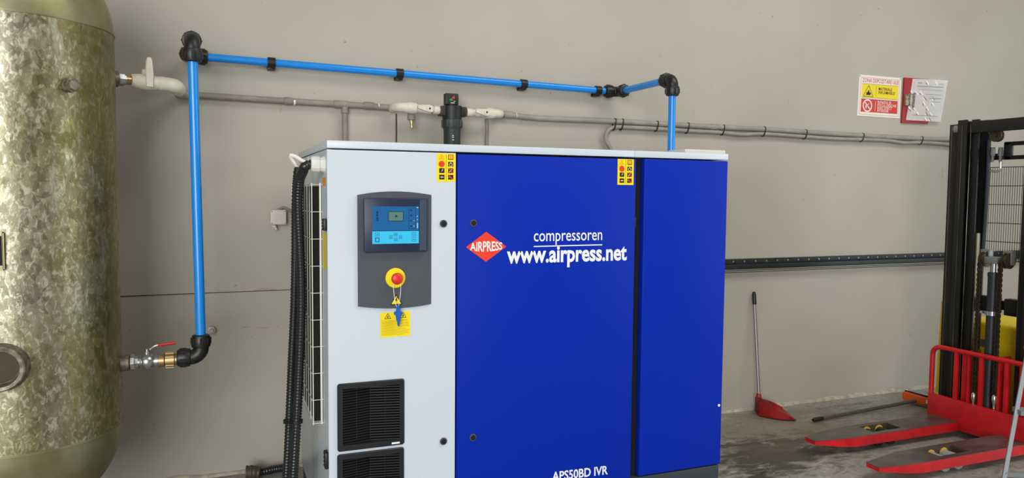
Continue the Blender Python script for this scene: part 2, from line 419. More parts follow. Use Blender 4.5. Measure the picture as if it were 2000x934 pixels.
p = F(1239.5, 435); bm = B(); box(bm, (p.x-.002, .004, p.z-.022), (p.x+.010, .02, p.z+.022), .002); obj('hinge', bm, 'black_plastic', bdoor)
for z0, z1 in ((at(636, 450, X=0).z, at(636, 427, X=0).z), (at(637, 905, X=0).z, at(637, 874, X=0).z)):
    bm = B(); box(bm, (-.013, .004, z0), (.003, .046, z1), .004)
    h = obj('hinge', bm, 'black_plastic', door)
    bm = B()
    for k in range(3): lathe(bm, (-.013, .033, z0+(z1-z0)*(.25+.25*k)), (-1, 0, 0), [(0, .0035), (.0015, .003)], 10)
    obj('hinge_screws', bm, 'bolt_grey', comp)['kind'] = 'stuff'
# control panel
def Fp(px, py, y=0.): return at(px, py, Y=y)
def curve_top(a, m, c, n=12):
    out = []
    for k in range(n+1):
        t = k/n; out.append(a*(2*(t-.5)*(t-1)) + m*(4*t*(1-t)) + c*(2*t*(t-.5)))
    return out
top = curve_top(Fp(697.5, 381), Fp(769.7, 374), Fp(841.5, 381)); bot = curve_top(Fp(841, 593.5), Fp(773, 602), Fp(699, 598.5))
bm = B(); prism(bm, top+bot, (0, -.006, 0))
ctrl = obj('control_panel', bm, 'panel_grey', comp, label='dark grey arched control panel')
a, c = Fp(711, 387, -.02), Fp(834, 491, -.02)
x0, x1, z1, z0 = a.x, c.x, a.z, c.z
bm = B(); box(bm, (x0, -.026, z0), (x1, -.004, z1), .003); obj('display_housing', bm, 'display_navy', ctrl)
bm = B(); box(bm, (x1-.029, -.0268, z0+.004), (x1-.004, -.0255, z1-.004)); obj('housing_edge', bm, 'display_side', ctrl)
YS = -.0262
def rect_on(bm, q0, q1, y, th=.0008):
    a = at(*q0, Y=y); c = at(*q1, Y=y); box(bm, (a.x, y, a.z), (c.x, y-th, c.z)); return a, c
bm = B(); rect_on(bm, (727, 403.3), (818, 451), YS); obj('display_screen', bm, 'screen_blue', ctrl)
bm = B(); rect_on(bm, (727, 451), (818, 475.3), YS); obj('keypad', bm, 'screen_cyan', ctrl)
bm = B(); rect_on(bm, (758.2, 413), (788, 432.4), YS-.0008, .0004)
def frame_rect(bm, q0, q1, y, w=.0013):
    a = at(*q0, Y=y); c = at(*q1, Y=y); x0, x1, z0, z1 = a.x, c.x, c.z, a.z; t = .0004
    for lo, hi in (((x0, z0), (x0+w, z1)), ((x1-w, z0), (x1, z1)), ((x0+w, z0), (x1-w, z0+w)), ((x0+w, z1-w), (x1-w, z1))):
        box(bm, (lo[0], y, lo[1]), (hi[0], y-t, hi[1]))
frame_rect(bm, (798, 406), (812, 447), YS-.0008)
C5 = lambda x, y: (690+x/7.1875, 370+y/7.1875)
for r in ((305, 610, 365, 660), (508, 648, 552, 695), (573, 613, 617, 655), (573, 683, 617, 724), (641, 648, 685, 692), (823, 603, 878, 655), (823, 673, 878, 728)):
    frame_rect(bm, C5(r[0], r[1]), C5(r[2], r[3]), YS-.0008, .0009)
    rect_on(bm, C5((r[0]+r[2])/2-9, (r[1]+r[3])/2-4), C5((r[0]+r[2])/2+9, (r[1]+r[3])/2+4), YS-.0008, .0004)
frame_rect(bm, C5(308, 678), C5(366, 738), YS-.0008, .0022)
for r in ((318, 395, 356, 418), (318, 424, 356, 446), (322, 308, 350, 380), (796, 285, 822, 305), (796, 356, 826, 378), (798, 430, 820, 450), (796, 508, 824, 526)):
    rect_on(bm, C5(r[0], r[1]), C5(r[2], r[3]), YS-.0008, .0004)
obj('display_print', bm, 'screen_print', ctrl)['kind'] = 'stuff'
bm = B(); rect_on(bm, (759.4, 414.2), (786.8, 431.2), YS-.0013, .0003); obj('lcd_window', bm, 'lcd_green', ctrl)
bm = B(); rect_on(bm, C5(585, 365), C5(618, 388), YS-.0017, .0002); obj('lcd_digits', bm, 'screen_print', ctrl)
bm = B()
for r in ((846, 434, 858, 446), (846, 510, 858, 522), (890, 250, 912, 262), (892, 370, 905, 386), (892, 418, 905, 432), (894, 470, 908, 545)): rect_on(bm, C5(r[0], r[1]), C5(r[2], r[3]), YS-.0008, .0004)
obj('indicator_print', bm, 'pale_print', ctrl)['kind'] = 'stuff'
# emergency stop
p = Fp(772, 543, -.006); bm = B(); lathe(bm, p, (0, -1, 0), [(0, .0355), (.004, .0355), (.006, .033)], 36)
es = obj('emergency_stop', bm, 'collar_yellow', comp, label='yellow collar of the red emergency stop button')
bm = B(); lathe(bm, p+Vector((0, -.006, 0)), (0, -1, 0), [(0, .0125), (.016, .0125), (.016, .011)], 24); obj('button_stem', bm, 'dark_inside', es)
bm = B(); lathe(bm, p+Vector((0, -.02, 0)), (0, -1, 0), [(0, .013), (.003, .0195), (.01, .0205), (.016, .018), (.02, .011), (.021, .001)], 28); obj('red_button', bm, 'button_red', es)
# triangular shock sign
bm = B(); prism(bm, [Fp(774, 574.5, -.0062), Fp(786.5, 595, -.0062), Fp(762, 596, -.0062)], (0, -.0008, 0)); tri = obj('shock_sticker', bm, 'sticker_black', comp)
bm = B(); prism(bm, [Fp(774, 578, -.007), Fp(783.6, 593.4, -.007), Fp(764.6, 594.2, -.007)], (0, -.0004, 0)); obj('sticker_face', bm, 'sticker_yellow', tri)
bm = B(); prism(bm, [Fp(774.5, 581, -.0074), Fp(772, 587, -.0074), Fp(774, 587, -.0074), Fp(772.5, 592, -.0074), Fp(776.5, 585.6, -.0074), Fp(774.8, 585.6, -.0074), Fp(776, 581, -.0074)], (0, -.0003, 0)); obj('bolt_symbol', bm, 'sticker_black', tri)
# yellow instruction label
q = [Fp(742.5, 611.5), Fp(801, 607.5), Fp(801, 655.5), Fp(743.2, 660)]
bm = B(); prism(bm, q, (0, -.0008, 0)); il = obj('instruction_label', bm, 'sticker_yellow', comp)
def on_quad(u, v, y): # u right, v down
    p = q[0]*(1-u)*(1-v) + q[1]*u*(1-v) + q[2]*u*v + q[3]*(1-u)*v; return Vector((p.x, y, p.z))
bm = B(); rnd = random.Random(5)
for k in range(12):
    v = .33+.052*k; e = .80+.17*rnd.random()
    prism(bm, [on_quad(.03, v, -.0008), on_quad(e, v, -.0008), on_quad(e, v+.012, -.0008), on_quad(.03, v+.012, -.0008)], (0, -.0002, 0))
obj('small_print', bm, 'label_print', il)['kind'] = 'stuff'
bm = B()
for u in (.25, .76):
    t = lambda du, dv: on_quad(u+du, .17+dv, -.0008)
    for (a, b_) in (((0, -.13), (.1, .08)), ((.1, .08), (-.1, .08)), ((-.1, .08), (0, -.13))):
        A = t(*a); Bq = t(*b_); d = (Bq-A).normalized(); nn = Vector((-d.z, 0, d.x))*.0009
        prism(bm, [A-nn, Bq-nn, Bq+nn, A+nn], (0, -.0002, 0))
    prism(bm, [t(-.02, .05), t(.02, .05), t(.01, -.04), t(-.01, -.04)], (0, -.0002, 0))
obj('hazard_symbols', bm, 'sticker_black', il)['kind'] = 'stuff'
# pictogram stickers
def pict_sticker(x0, y0, x1, y1, y2l, par):
    A = Fp(x0, y0); Cc = Fp(x1, y1); xa, xb, zt, zb = A.x, Cc.x, A.z, Cc.z; w = xb-xa; h = zt-zb
    bm = B(); box(bm, (xa, 0, zb), (xb, -.0008, zt)); s = obj('warning_sticker', bm, 'sticker_yellow', par, label='yellow warning sticker with pictograms')
    pt = lambda u, v, y=-.0008: Vector((xa+w*u, y, zt-h*v))
    def R(bm, u0, v0, u1, v1, y=-.0008): box(bm, pt(u0, v0, y), pt(u1, v1, y-.0003))
    bk = B(); R(bk, .49, .03, .505, .95)
    for (u, v) in ((.27, .605), (.27, .835), (.74, .375), (.74, .605), (.74, .835)): R(bk, u-.14, v-.085, u+.14, v+.085)
    R(bk, .60, .035, .88, .055); R(bk, .60, .185, .88, .215); R(bk, .60, .055, .63, .185); R(bk, .85, .055, .88, .185)
    obj('pictogram_black', bk, 'sticker_black', s)
    om = B(); 
    for (a, b_) in (((.25, .03), (.40, .20)), ((.40, .20), (.11, .20)), ((.11, .20), (.25, .03))):
        a3, b3 = pt(*a), pt(*b_); d = (b3-a3).normalized(); n = Vector((-d.z, 0, d.x))*.0012; prism(om, [a3-n, b3-n, b3+n, a3+n], (0, -.0003, 0))
    prism(om, [pt(.21, .18), pt(.30, .18), pt(.27, .09), pt(.23, .09)], (0, -.0003, 0)); R(om, .66, .07, .82, .17)
    obj('pictogram_orange', om, 'sticker_orange', s)
    rd = B(); lathe(rd, pt(.26, .375), (0, -1, 0), [(0, w*.165), (.0003, w*.165)], 24)
    for v in (.605, .835):
        y = -.0011; prism(rd, [pt(.60, v-.08, y), pt(.67, v-.08, y), pt(.88, v+.08, y), pt(.80, v+.08, y)], (0, -.0003, 0))
    obj('pictogram_red', rd, 'sticker_red', s)
    yl = B(); y = -.0011
    prism(yl, [pt(.36, .545, y), pt(.29, .56, y), pt(.24, .62, y), pt(.28, .615, y), pt(.19, .67, y), pt(.33, .60, y), pt(.29, .605, y)], (0, -.0003, 0))
    R(yl, .16, .825, .38, .845, y); lathe(yl, pt(.27, .835, y), (0, -1, 0), [(0, w*.045), (.0004, w*.045)], 12)
    ring(yl, pt(.74, .395, y), (0, -1, 0), w*.06, w*.095, .0003, 16); R(yl, .70, .31, .78, .335, y)
    R(yl, .63, .825, .68, .85, y)
    prism(yl, [pt(.84, .545, y), pt(.78, .55, y), pt(.63, .66, y), pt(.68, .67, y)], (0, -.0002, 0))
    obj('pictogram_yellow', yl, 'roller_cream', s)
pict_sticker(853, 299.5, 889.5, 355.5, 0, door); pict_sticker(1206.5, 310.5, 1237, 361.5, 0, bdoor)
for (a, c, m) in (((628.5, 347), (638, 363), 'sticker_orange'), ((629.5, 453), (638, 530), 'sticker_yellow')):
    A = at(*a, X=0); Cc = at(*c, X=0); bm = B(); box(bm, (.0035, max(A.y, .02), A.z), (.002, Cc.y, Cc.z)); o = obj('side_sticker', bm, m, comp)
A = at(601.5, 300.5, X=0); bm = B(); box(bm, (.0035, A.y, A.z-.012), (.002, A.y+.06, A.z-.04)); obj('side_sticker', bm, 'white_print', comp)
# vents: rounded frame, dark well and louvres that dip inward along the middle
def rrect(x0, z0, x1, z1, r, y, n=5):
    out = []
    for cx, cz, a0 in ((x1-r, z1-r, 0), (x0+r, z1-r, 90), (x0+r, z0+r, 180), (x1-r, z0+r, 270)):
        for k in range(n+1):
            a = math.radians(a0+90*k/n); out.append((cx+r*math.cos(a), y, cz+r*math.sin(a)))
    return out
def vent(A, Cc):
    x0, x1, z1, z0 = A.x, Cc.x, A.z, Cc.z; w = .018; t = .008
    ix0, ix1, iz0, iz1 = x0+w, x1-w, z0+.021, z1-.019
    bm = B(); loops = [rrect(x0, z0, x1, z1, .009, -.0004), rrect(x0, z0, x1, z1, .009, -t+.003), rrect(x0+.003, z0+.003, x1-.003, z1-.003, .007, -t), rrect(ix0, iz0, ix1, iz1, .001, -t), rrect(ix0, iz0, ix1, iz1, .001, .027)]
    R = [[bm.verts.new(p) for p in l] for l in loops]; n = len(R[0])
    for a in range(4):
        for k in range(n): bm.faces.new((R[a][k], R[a][(k+1) % n], R[a+1][(k+1) % n], R[a+1][k]))
    fr = obj('vent_grille', bm, 'black_plastic', comp, label='black louvred vent grille')
    bm = B(); box(bm, (ix0-.003, .029, iz0-.003), (ix1+.003, .033, iz1+.003)); obj('vent_back', bm, 'dark_inside', fr)
    n = 21; xm = (ix0+ix1)/2; pitch = (iz1-iz0)/n; sm = None
    for k in range(n):
        z = iz0+pitch*(k+.5)
        if sm is None:
            bm = B()
            def sec(x, y): return [(x, y-.008, z-.0040), (x, y-.008, z-.0008), (x, y+.004, z+.0036), (x, y+.004, z+.0014)]
            loft(bm, [sec(ix0-.0005, .003), sec(xm, .024), sec(ix1+.0005, .003)])
            sm = obj('slat', bm, 'black_plastic', fr, ang=20); zf = z
        else:
            o = sm.copy(); COL.objects.link(o); o.parent = fr; o.location = (0, 0, z-zf)
    bm = B()
    for u in (.25, .5, .75):
        x = ix0+(ix1-ix0)*u; y = .003+.021*(1-abs(u-.5)*2); box(bm, (x-.0007, y-.0086, iz0), (x+.0007, y+.004, iz1))
    obj('vent_ribs', bm, 'black_plastic', fr)['kind'] = 'stuff'
    bm = B(); box(bm, (x1-.047, -t, z0+.006), (x1-.018, -t-.0008, z0+.0125)); obj('name_plate', bm, 'white_print', fr)
vent(VA, VC); vent(VA2, VC2)
# lettering
bm = B(); prism(bm, [Fp(909.8, 483), Fp(949.7, 453), Fp(988.8, 481.6), Fp(949, 511.5)], (0, -.0006, 0)); dia = obj('diamond_logo', bm, 'logo_red', bdoor)
bm = B(); lens = lambda u, y, h: (y-h*.5)*(1+.55*(1-(2*u-1)**2)) + h*.5
text(bm, 'AIRPRESS', Fp(918, 488.6), Fp(981, 486.6), (0, 0, 1), .0235, 'H', .022, lens, lift=.0009); obj('logo_lettering', bm, 'white_print', bdoor)
bm = B(); text(bm, 'compressoren', Fp(1042.5, 471.6), Fp(1176, 468.8), (0, 0, 1), .0298, 'x', .004); obj('lettering', bm, 'white_print', bdoor)
bm = B(); prism(bm, [Fp(1042.2, 480.6), Fp(1176, 477.3), Fp(1176, 479.3), Fp(1042.2, 482.6)], (0, -.0006, 0)); obj('underline', bm, 'white_print', bdoor)
bm = B(); text(bm, 'www.airpress.net', Fp(989.8, 513.8), Fp(1223.8, 507.4), (0, 0, 1), .0405, 'x', .029); obj('lettering', bm, 'white_print', bdoor)
bm = B(); text(bm, 'APS50BD IVR', Fp(1078, 939.5), Fp(1187, 926), (0, 0, 1), .034, 'H', .022); obj('lettering', bm, 'white_print', bdoor)
# side air inlet: filter mat and wire guard
zt, zbm = 1.345, .488
bm = B(); box(bm, (.004, .156, zbm), (-.029, .86, zt)); obj('filter_mat', bm, 'filter_mat', comp)
bm = B(); XG = -.033; wr = .0013
ys = [.15+.071*k for k in range(11)]
for y in ys: cyl(bm, (XG, y, zbm-.012), (XG, y, zt+.012), .0021, n=6)
for k in range(10):
    z = zt+.006-k*.098 if k < 9 else zbm-.008
    cyl(bm, (XG-.003, ys[0], z), (XG-.003, ys[-1], z), wr, n=6); cyl(bm, (.004, ys[0], z), (XG, ys[0], z), wr, n=6); cyl(bm, (.004, ys[-1], z), (XG, ys[-1], z), wr, n=6)
cyl(bm, (-.003, .152, zbm-.012), (-.003, .152, zt+.012), .004, n=8)
obj('wire_guard', bm, 'white_wire', comp)
# cable gland
gz = at(624, 321, Y=.09).z
bm = B(); o = Vector((.004, .085, gz)); lathe(bm, o, (-1, 0, 0), [(0, .029), (.008, .029), (.009, .026), (.018, .026), (.019, .029), (.034, .029), (.046, .026), (.048, .021)], 12); obj('cable_gland', bm, 'white_plastic', comp, ang=25)

# ------------------------------------------------------------------ cables beside the compressor
def corr(r, step=.0028, per=4):
    return lambda i: r*(1.0 if (i % per) < 2 else .86)
def hose(name, pts, r, m, label, cat, grp=None):
    P = catmull(pts, .0028); bm = B(); sweep(bm, P, corr(r), 14); return tag(obj(name, bm, m, ang=80), label, cat, grp)
h1 = [Vector((-.040, .085, gz)), Vector((-.062, .088, gz-.008)), at(592, 335, Y=.11), at(585.5, 352, Y=.14), at(582.5, 388, Y=.17), at(583.5, 430, Y=.18), at(586, 485, Y=.19), at(588.5, 549, Y=.19), at(588.5, 610, Y=.19), at(585.5, 700, Y=.19), at(581, 797, Y=.19), at(574, 920, Y=.19)]
e = h1[-1]; h1 += [Vector((e.x-.01, .24, .1)), Vector((e.x-.01, .36, .03)), Vector((e.x+.0, .6, .022))]
hose('corrugated_conduit', h1, .0172, 'corrugated_black', 'black corrugated conduit bending down from the white gland, nearer of two', 'conduit', 'corrugated conduits beside the compressor')
h2 = [at(583, 327, Y=.30), at(580, 345, Y=.30), at(577, 400, Y=.30), at(576.5, 500, Y=.29), at(574.5, 600, Y=.28), at(570, 700, Y=.27), at(566, 797, Y=.265), at(560, 920, Y=.26)]
e = h2[-1]; h2 += [Vector((e.x-.016, .30, .09)), Vector((e.x-.035, .42, .025)), Vector((e.x-.06, .66, .02))]
hose('corrugated_conduit', h2, .0155, 'corrugated_black', 'thinner black corrugated conduit ending under the bent white cable', 'conduit', 'corrugated conduits beside the compressor')
wc = [at(596, 317, Y=.28)+Vector((.02, 0, -.006)), at(592, 315, Y=.28), at(577, 306, Y=.28), at(567.5, 303.5, Y=.28), at(569, 309, Y=.285), at(576, 320, Y=.29), at(581.5, 330, Y=.30), at(581.5, 340, Y=.30)]
bm = B(); sweep(bm, catmull(wc, .006), .0072, 12); tag(obj('white_cable', bm, 'white_plastic'), 'white cable bent in a sharp loop above the black conduit', 'cable')
bm = B(); ca = at(579.7, 823, Y=.19); cb_ = at(564.8, 823, Y=.265); dd = (cb_-ca); dd.z = 0; dd.normalize(); nn = Vector((-dd.y, dd.x, 0)); T = []
for k in range(28):
    t = 2*PI*k/28; base_ = cb_ if math.cos(t) > 0 else ca; T.append((base_ + (dd*math.cos(t)+nn*math.sin(t))*.0195, dd*math.cos(t)+nn*math.sin(t)))
R4 = [[bm.verts.new(p+o*dr_+Vector((0, 0, dz))) for dr_, dz in ((0, -.006), (.002, -.006), (.002, .006), (0, .006))] for p, o in T]
for k in range(28):
    for j in range(4): bm.faces.new((R4[k][j], R4[k][(j+1) % 4], R4[(k+1) % 28][(j+1) % 4], R4[(k+1) % 28][j]))
tag(obj('cable_tie', bm, 'cable_tie'), 'black tie holding the two corrugated conduits together near the floor', 'cable tie')
hp = [at(500, 934, Y=.985), at(520, 930, Y=.99), at(538, 923, Y=1.0), at(552, 921, Y=1.0), at(564, 926, Y=.99), at(572, 940, Y=.97)]
hp = [Vector((q.x, q.y, max(q.z, .022))) for q in hp]
hose('floor_hose', hp, .019, 'corrugated_black', 'dark corrugated hose lying on the floor along the back wall', 'hose')
bm = B(); q0 = at(481, 928, Y=.96); q1 = at(508, 932, Y=.95); q0.z = max(q0.z, .036); q1.z = q0.z-.004
P = catmull([q0, q0.lerp(q1, .5)+Vector((0, 0, .002)), q1], .003); sweep(bm, P, lambda i: (.033 if i < 9 else .033-.0006*(i-9))*(1.0 if i % 6 < 3 else .93), 18)
tag(obj('pipe_sleeve', bm, 'corrugated_brown', ang=80), 'brown ribbed pipe sleeve on the floor against the back wall', 'pipe')

# ------------------------------------------------------------------ things on top of the compressor
A = at(1338, 291, Y=.35); C_ = at(1417, 301, Y=.35)
bm = B(); box(bm, (A.x, .35, CH), (C_.x, .62, A.z), .003); tag(obj('flat_box', bm, 'cream_box'), 'flat cream coloured box lying on top of the compressor beside the blue pipe', 'box')
# key on a string
kb = at(777, 600, Y=-.034)
key = thing('hanging_key', 'blue plastic key hanging on a white string from the stop button', 'key', kb)
bm = B(); pts = [Fp(774.5, 536, -.024), Fp(770, 540, -.03), Fp(768.5, 560, -.030), Fp(771, 585, -.026), Fp(774.5, 599, -.022), Fp(777.5, 601, -.022), Fp(780, 590, -.026), Fp(782.5, 570, -.030), Fp(782.5, 553, -.034), Fp(782, 548, -.03)]
sweep(bm, catmull(pts, .004), .0011, 6); obj('string', bm, 'white_print', key)
bm = B(); top = Fp(777, 596, -.02); botp = Fp(778.5, 637, -.02)
def kp(u, v): return Vector((top.x + (botp.x-top.x)*v + u, -.016, top.z+(botp.z-top.z)*v))
out = [(-.004, 0), (.004, 0), (.006, .1), (.0055, .3), (.014, .32), (.0155, .40), (.013, .48), (.0075, .46), (.0075, .72), (.0035, .78), (.003, 1), (-.003, 1), (-.0035, .78), (-.0075, .72), (-.0075, .46), (-.013, .48), (-.0155, .40), (-.014, .32), (-.0055, .3), (-.006, .1)]
prism(bm, [kp(u, v) for u, v in out], (0, -.009, 0)); bmesh.ops.bevel(bm, geom=[e for e in bm.edges], offset=.001, segments=1, affect='EDGES')
obj('key_blade', bm, 'key_blue', key)

# ------------------------------------------------------------------ air receiver tank
TC = Vector((-.975, .39, 0)); TR = .3; ZS, ZT = .493, 1.865
tank = thing('air_receiver', 'tall galvanised air tank with mottled olive and grey surface', 'tank', TC)
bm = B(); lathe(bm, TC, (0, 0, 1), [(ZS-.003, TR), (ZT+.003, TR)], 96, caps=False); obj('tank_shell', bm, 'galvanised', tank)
def dome(sign, z):
    prof = []
    for k in range(15):
        t = k/14*PI/2; prof.append((z+sign*.30*math.sin(t), max(.001, (TR-.001)*math.cos(t))))
    return prof
bm = B(); lathe(bm, TC, (0, 0, 1), [(z, r) for z, r in dome(-1, ZS)][::-1], 96); obj('bottom_dome', bm, 'tank_dome', tank)
bm = B(); lathe(bm, TC, (0, 0, 1), dome(1, ZT), 96); obj('top_dome', bm, 'tank_dome', tank)
for z in (ZS, ZT):
    bm = B(); ring(bm, TC+Vector((0, 0, z-.004)), (0, 0, 1), TR-.004, TR+.0022, .008, 96); bmesh.ops.bevel(bm, geom=list(bm.edges), offset=.0015, segments=2, affect='EDGES'); obj('weld_seam', bm, 'tank_dome', tank)
for k in range(3):
    a = math.radians(150+120*k); c = TC + Vector((math.cos(a), math.sin(a), 0))*.17
    bm = B(); box(bm, (c.x-.025, c.y-.025, .0), (c.x+.025, c.y+.025, .26), .004); box(bm, (c.x-.06, c.y-.06, 0), (c.x+.06, c.y+.06, .01), .002); obj('leg', bm, 'tank_dome', tank)
def hitc(px, py):
    d = fw + RT*((px-1000)/F_PX) - UP*((py-467)/F_PX); o = CAM-TC
    a = d.x**2+d.y**2; b_ = 2*(o.x*d.x+o.y*d.y); c = o.x**2+o.y**2-TR**2
    t = (-b_-math.sqrt(b_*b_-4*a*c))/(2*a); p = CAM+d*t; n = Vector((p.x-TC.x, p.y-TC.y, 0)).normalized(); return p, n
p, n = hitc(133, 167); bm = B(); lathe(bm, p-n*.01, n, [(0, .021), (.018, .021), (.018, .024), (.034, .024), (.036, .018), (.046, .017)], 8); obj('port_plug', bm, 'galv_dull', tank, ang=20)
p, n = hitc(2, 718); bm = B(); lathe(bm, p-n*.012, n, [(0, .078), (.02, .074), (.045, .070), (.047, .066), (.045, .056), (.014, .050), (.0125, .02), (.0125, .001)], 40); obj('handhole_flange', bm, 'galv_dull', tank)
bm = B(); lathe(bm, p+n*.001, n, [(0, .049), (.002, .049), (.004, .03)], 32); obj('handhole_cover', bm, 'rust_dark', tank)
p, n = hitc(4, 491); u = n.cross(Vector((0, 0, 1)))
bm = B(); prism(bm, [p+u*.008-Vector((0, 0, .058)), p-u*.008-Vector((0, 0, .058)), p-u*.008+Vector((0, 0, .06)), p+u*.008+Vector((0, 0, .06))], n*.02)
bmesh.ops.bevel(bm, geom=list(bm.edges), offset=.004, segments=2, affect='EDGES'); obj('plate_bracket', bm, 'tank_dome', tank)
bm = B(); prism(bm, [p+n*.02+u*.003-Vector((0, 0, .042)), p+n*.02-u*.003-Vector((0, 0, .042)), p+n*.02-u*.003+Vector((0, 0, .048)), p+n*.02+u*.003+Vector((0, 0, .048))], n*.0015); obj('bracket_slot', bm, 'dark_inside', tank)
# sockets
VZ = at(262, 708, Y=.39).z
bm = B(); lathe(bm, (TC.x+TR-.02, .39, VZ), (1, 0, 0), [(0, .029), (.043, .029), (.046, .026)], 24); obj('socket', bm, 'galv_dull', tank)
ua = math.radians(23); ud = Vector((math.cos(ua), math.sin(ua), 0)); UZ = at(240, 154, Y=.5).z
us = Vector((TC.x, TC.y, UZ)) + ud*TR
bm = B(); lathe(bm, us-ud*.02, ud, [(0, .030), (.04, .030), (.042, .027)], 24); obj('socket', bm, 'galv_dull', tank)

# ------------------------------------------------------------------ lower ball valve and blue pipework
PR = .0178
LX = -.410; LY = .385
v0 = Vector((TC.x+TR+.024, .39, VZ))
bv = thing('ball_valve', 'chrome ball valve with thin red lever at the foot of the tank', 'valve', v0+Vector((.04, 0, -.03)))
bm = B(); lathe(bm, v0, (1, 0, 0), [(0, .018), (.006, .03), (.018, .03), (.02, .022), (.03, .022)], 8); obj('hex_nut', bm, 'chrome', bv, ang=20)
bm = B(); lathe(bm, v0+Vector((.03, 0, 0)), (1, 0, 0), [(0, .022), (.006, .024), (.010, .021), (.016, .027), (.03, .030), (.044, .027), (.05, .021), (.054, .024), (.066, .024), (.068, .02)], 20); lathe(bm, v0+Vector((.06, 0, .024)), (0, 0, 1), [(0, .012), (.012, .012), (.013, .009), (.022, .009)], 12); obj('valve_body', bm, 'chrome', bv)
lv = [v0+Vector((.055, 0, .043)), v0+Vector((.068, -.0, .043)), v0+Vector((.085, -.003, .055)), v0+Vector((.098, -.004, .058))]
bm = B(); sweep(bm, catmull(lv, .005), .0045, 8); obj('lever', bm, 'chrome', bv)
bm = B(); sweep(bm, [v0+Vector((.096, -.004, .058)), v0+Vector((.155, -.006, .063))], .0055, 8); obj('lever_grip', bm, 'handle_red', bv)
bm = B(); lathe(bm, v0+Vector((.097, 0, 0)), (1, 0, 0), [(0, .024), (.018, .024), (.019, .020), (.022, .027), (.052, .027), (.055, .022), (.06, .022)], 20)
for k in range(10):
    a = 2*PI*k/10; c = v0+Vector((.037+.097, math.cos(a)*.027, math.sin(a)*.027)); box(bm, c-Vector((.014, .002, .002)), c+Vector((.014, .002, .002)))
tag(obj('brass_coupling', bm, 'brass'), 'ribbed brass coupling between ball valve and short blue pipe', 'fitting')
xc = v0.x+.157
ELB = Vector((LX, LY, VZ+.006)); GB = 'blue compressed air pipes'; GE = 'black pipe elbows'
def blue(pts, label):
    bm = B(); sweep(bm, pts, PR, 24); return tag(obj('blue_pipe', bm, 'blue_pipe'), label, 'pipe', GB)
def elbow(c, a, b_, label, L=.075):
    c = Vector(c); a = Vector(a).normalized(); b_ = Vector(b_).normalized()
    t = thing('pipe_elbow', label, 'fitting', c, GE)
    bm = B(); P = [c+a*.045] + arc_pts(c, a, b_, .034) + [c+b_*.045]
    # ordering: from a side to b side
    if (P[1]-P[0]).length > (P[-2]-P[0]).length: P = [P[0]] + P[1:-1][::-1] + [P[-1]]
    sweep(bm, P, .0275, 20); obj('bend', bm, 'black_fitting', t)
    for d in (a, b_):
        bm = B(); lathe(bm, c+d*.036, d, [(0, .028), (.002, .0325), (.012, .0345), (.03, .0345), (.044, .030), (.047, .0245), (.047, .0185)], 28)
        _, u, v = frame_of(d)
        for k in range(8):
            an = 2*PI*k/8; rr_ = (u*math.cos(an)+v*math.sin(an)); q = c+d*.05+rr_*.0335
            sweep(bm, [q, q+d*.022], .0032, 6)
        obj('compression_nut', bm, 'black_fitting', t)
    return t
elbow(ELB, (-1, 0, 0), (0, 0, 1), 'black elbow at the foot of the tall blue pipe')
blue([Vector((xc, .388, VZ+.003)), Vector((LX-.04, LY, VZ+.006))], 'very short blue pipe between brass coupling and lower black elbow')
WPY = WY-.006-.05
zt_l = at(375.5, 76, Y=LY).z
wl = at(372, 109, Y=WPY); wr_ = at(1207, 180, Y=WPY)
TOPE = Vector((LX-.012, LY, zt_l)); 
blue([ELB+Vector((0, 0, .04)), TOPE-Vector((0, 0, .04))], 'tall vertical blue pipe standing beside the tank')
WLE = Vector((wl.x-.012, WPY, wl.z-.0)); 
d1 = (WLE-TOPE).normalized()
elbow(TOPE, (0, 0, -1), d1, 'black elbow on top of the tall vertical blue pipe')
blue([TOPE+d1*.04, WLE-d1*.04], 'blue pipe stub running back from the upper left elbow to the wall')
WRE = Vector((wr_.x, WPY, wr_.z)); d2 = (WRE-WLE).normalized()
elbow(WLE, -d1, d2, 'black elbow against the wall at the left end of the long blue pipe')
blue([WLE+d2*.04, WRE-d2*.04], 'long horizontal blue pipe clipped along the back wall')
TE = Vector((WRE.x, .49, WRE.z)); d3 = (TE-WRE).normalized()
elbow(WRE, -d2, d3, 'black elbow against the wall at the right end of the long blue pipe')
elbow(TE, -d3, (0, 0, -1), 'black elbow above the compressor where the blue pipe turns down')
blue([WRE+d3*.04, TE-d3*.04], 'blue pipe rising in view from wall elbow to elbow above compressor')
blue([TE-Vector((0, 0, .04)), Vector((TE.x, TE.y, CH))], 'short vertical blue pipe dropping into the compressor top')
for px, lab in ((530, 'black pipe clip nearest the left wall elbow'), (779.5, 'black pipe clip above the left white valve, middle of the run'), (1021.5, 'black pipe clip on the long blue pipe above the right white valve'), (1167, 'black pipe clip right beside the right wall elbow')):
    # point on the pipe
    t = 0.5
    best = min((abs((lambda c: 1000+F_PX*(c-CAM).dot(RT)/(c-CAM).dot(fw))(WLE.lerp(WRE, k/400))-px), k) for k in range(401)); c = WLE.lerp(WRE, best[1]/400)
    bm = B(); ring(bm, c-d2*.017, d2, PR+.0003, PR+.006, .034, 28); box(bm, (c.x-.017, c.y+PR-.001, c.z-.026), (c.x+.017, WY-.006, c.z+.02), .002); box(bm, (c.x-.017, c.y+.002, c.z-.03), (c.x+.017, WY-.006, c.z-.018), .002)
    tag(obj('pipe_clip', bm, 'black_fitting'), lab, 'clip', 'clips holding the long blue pipe')

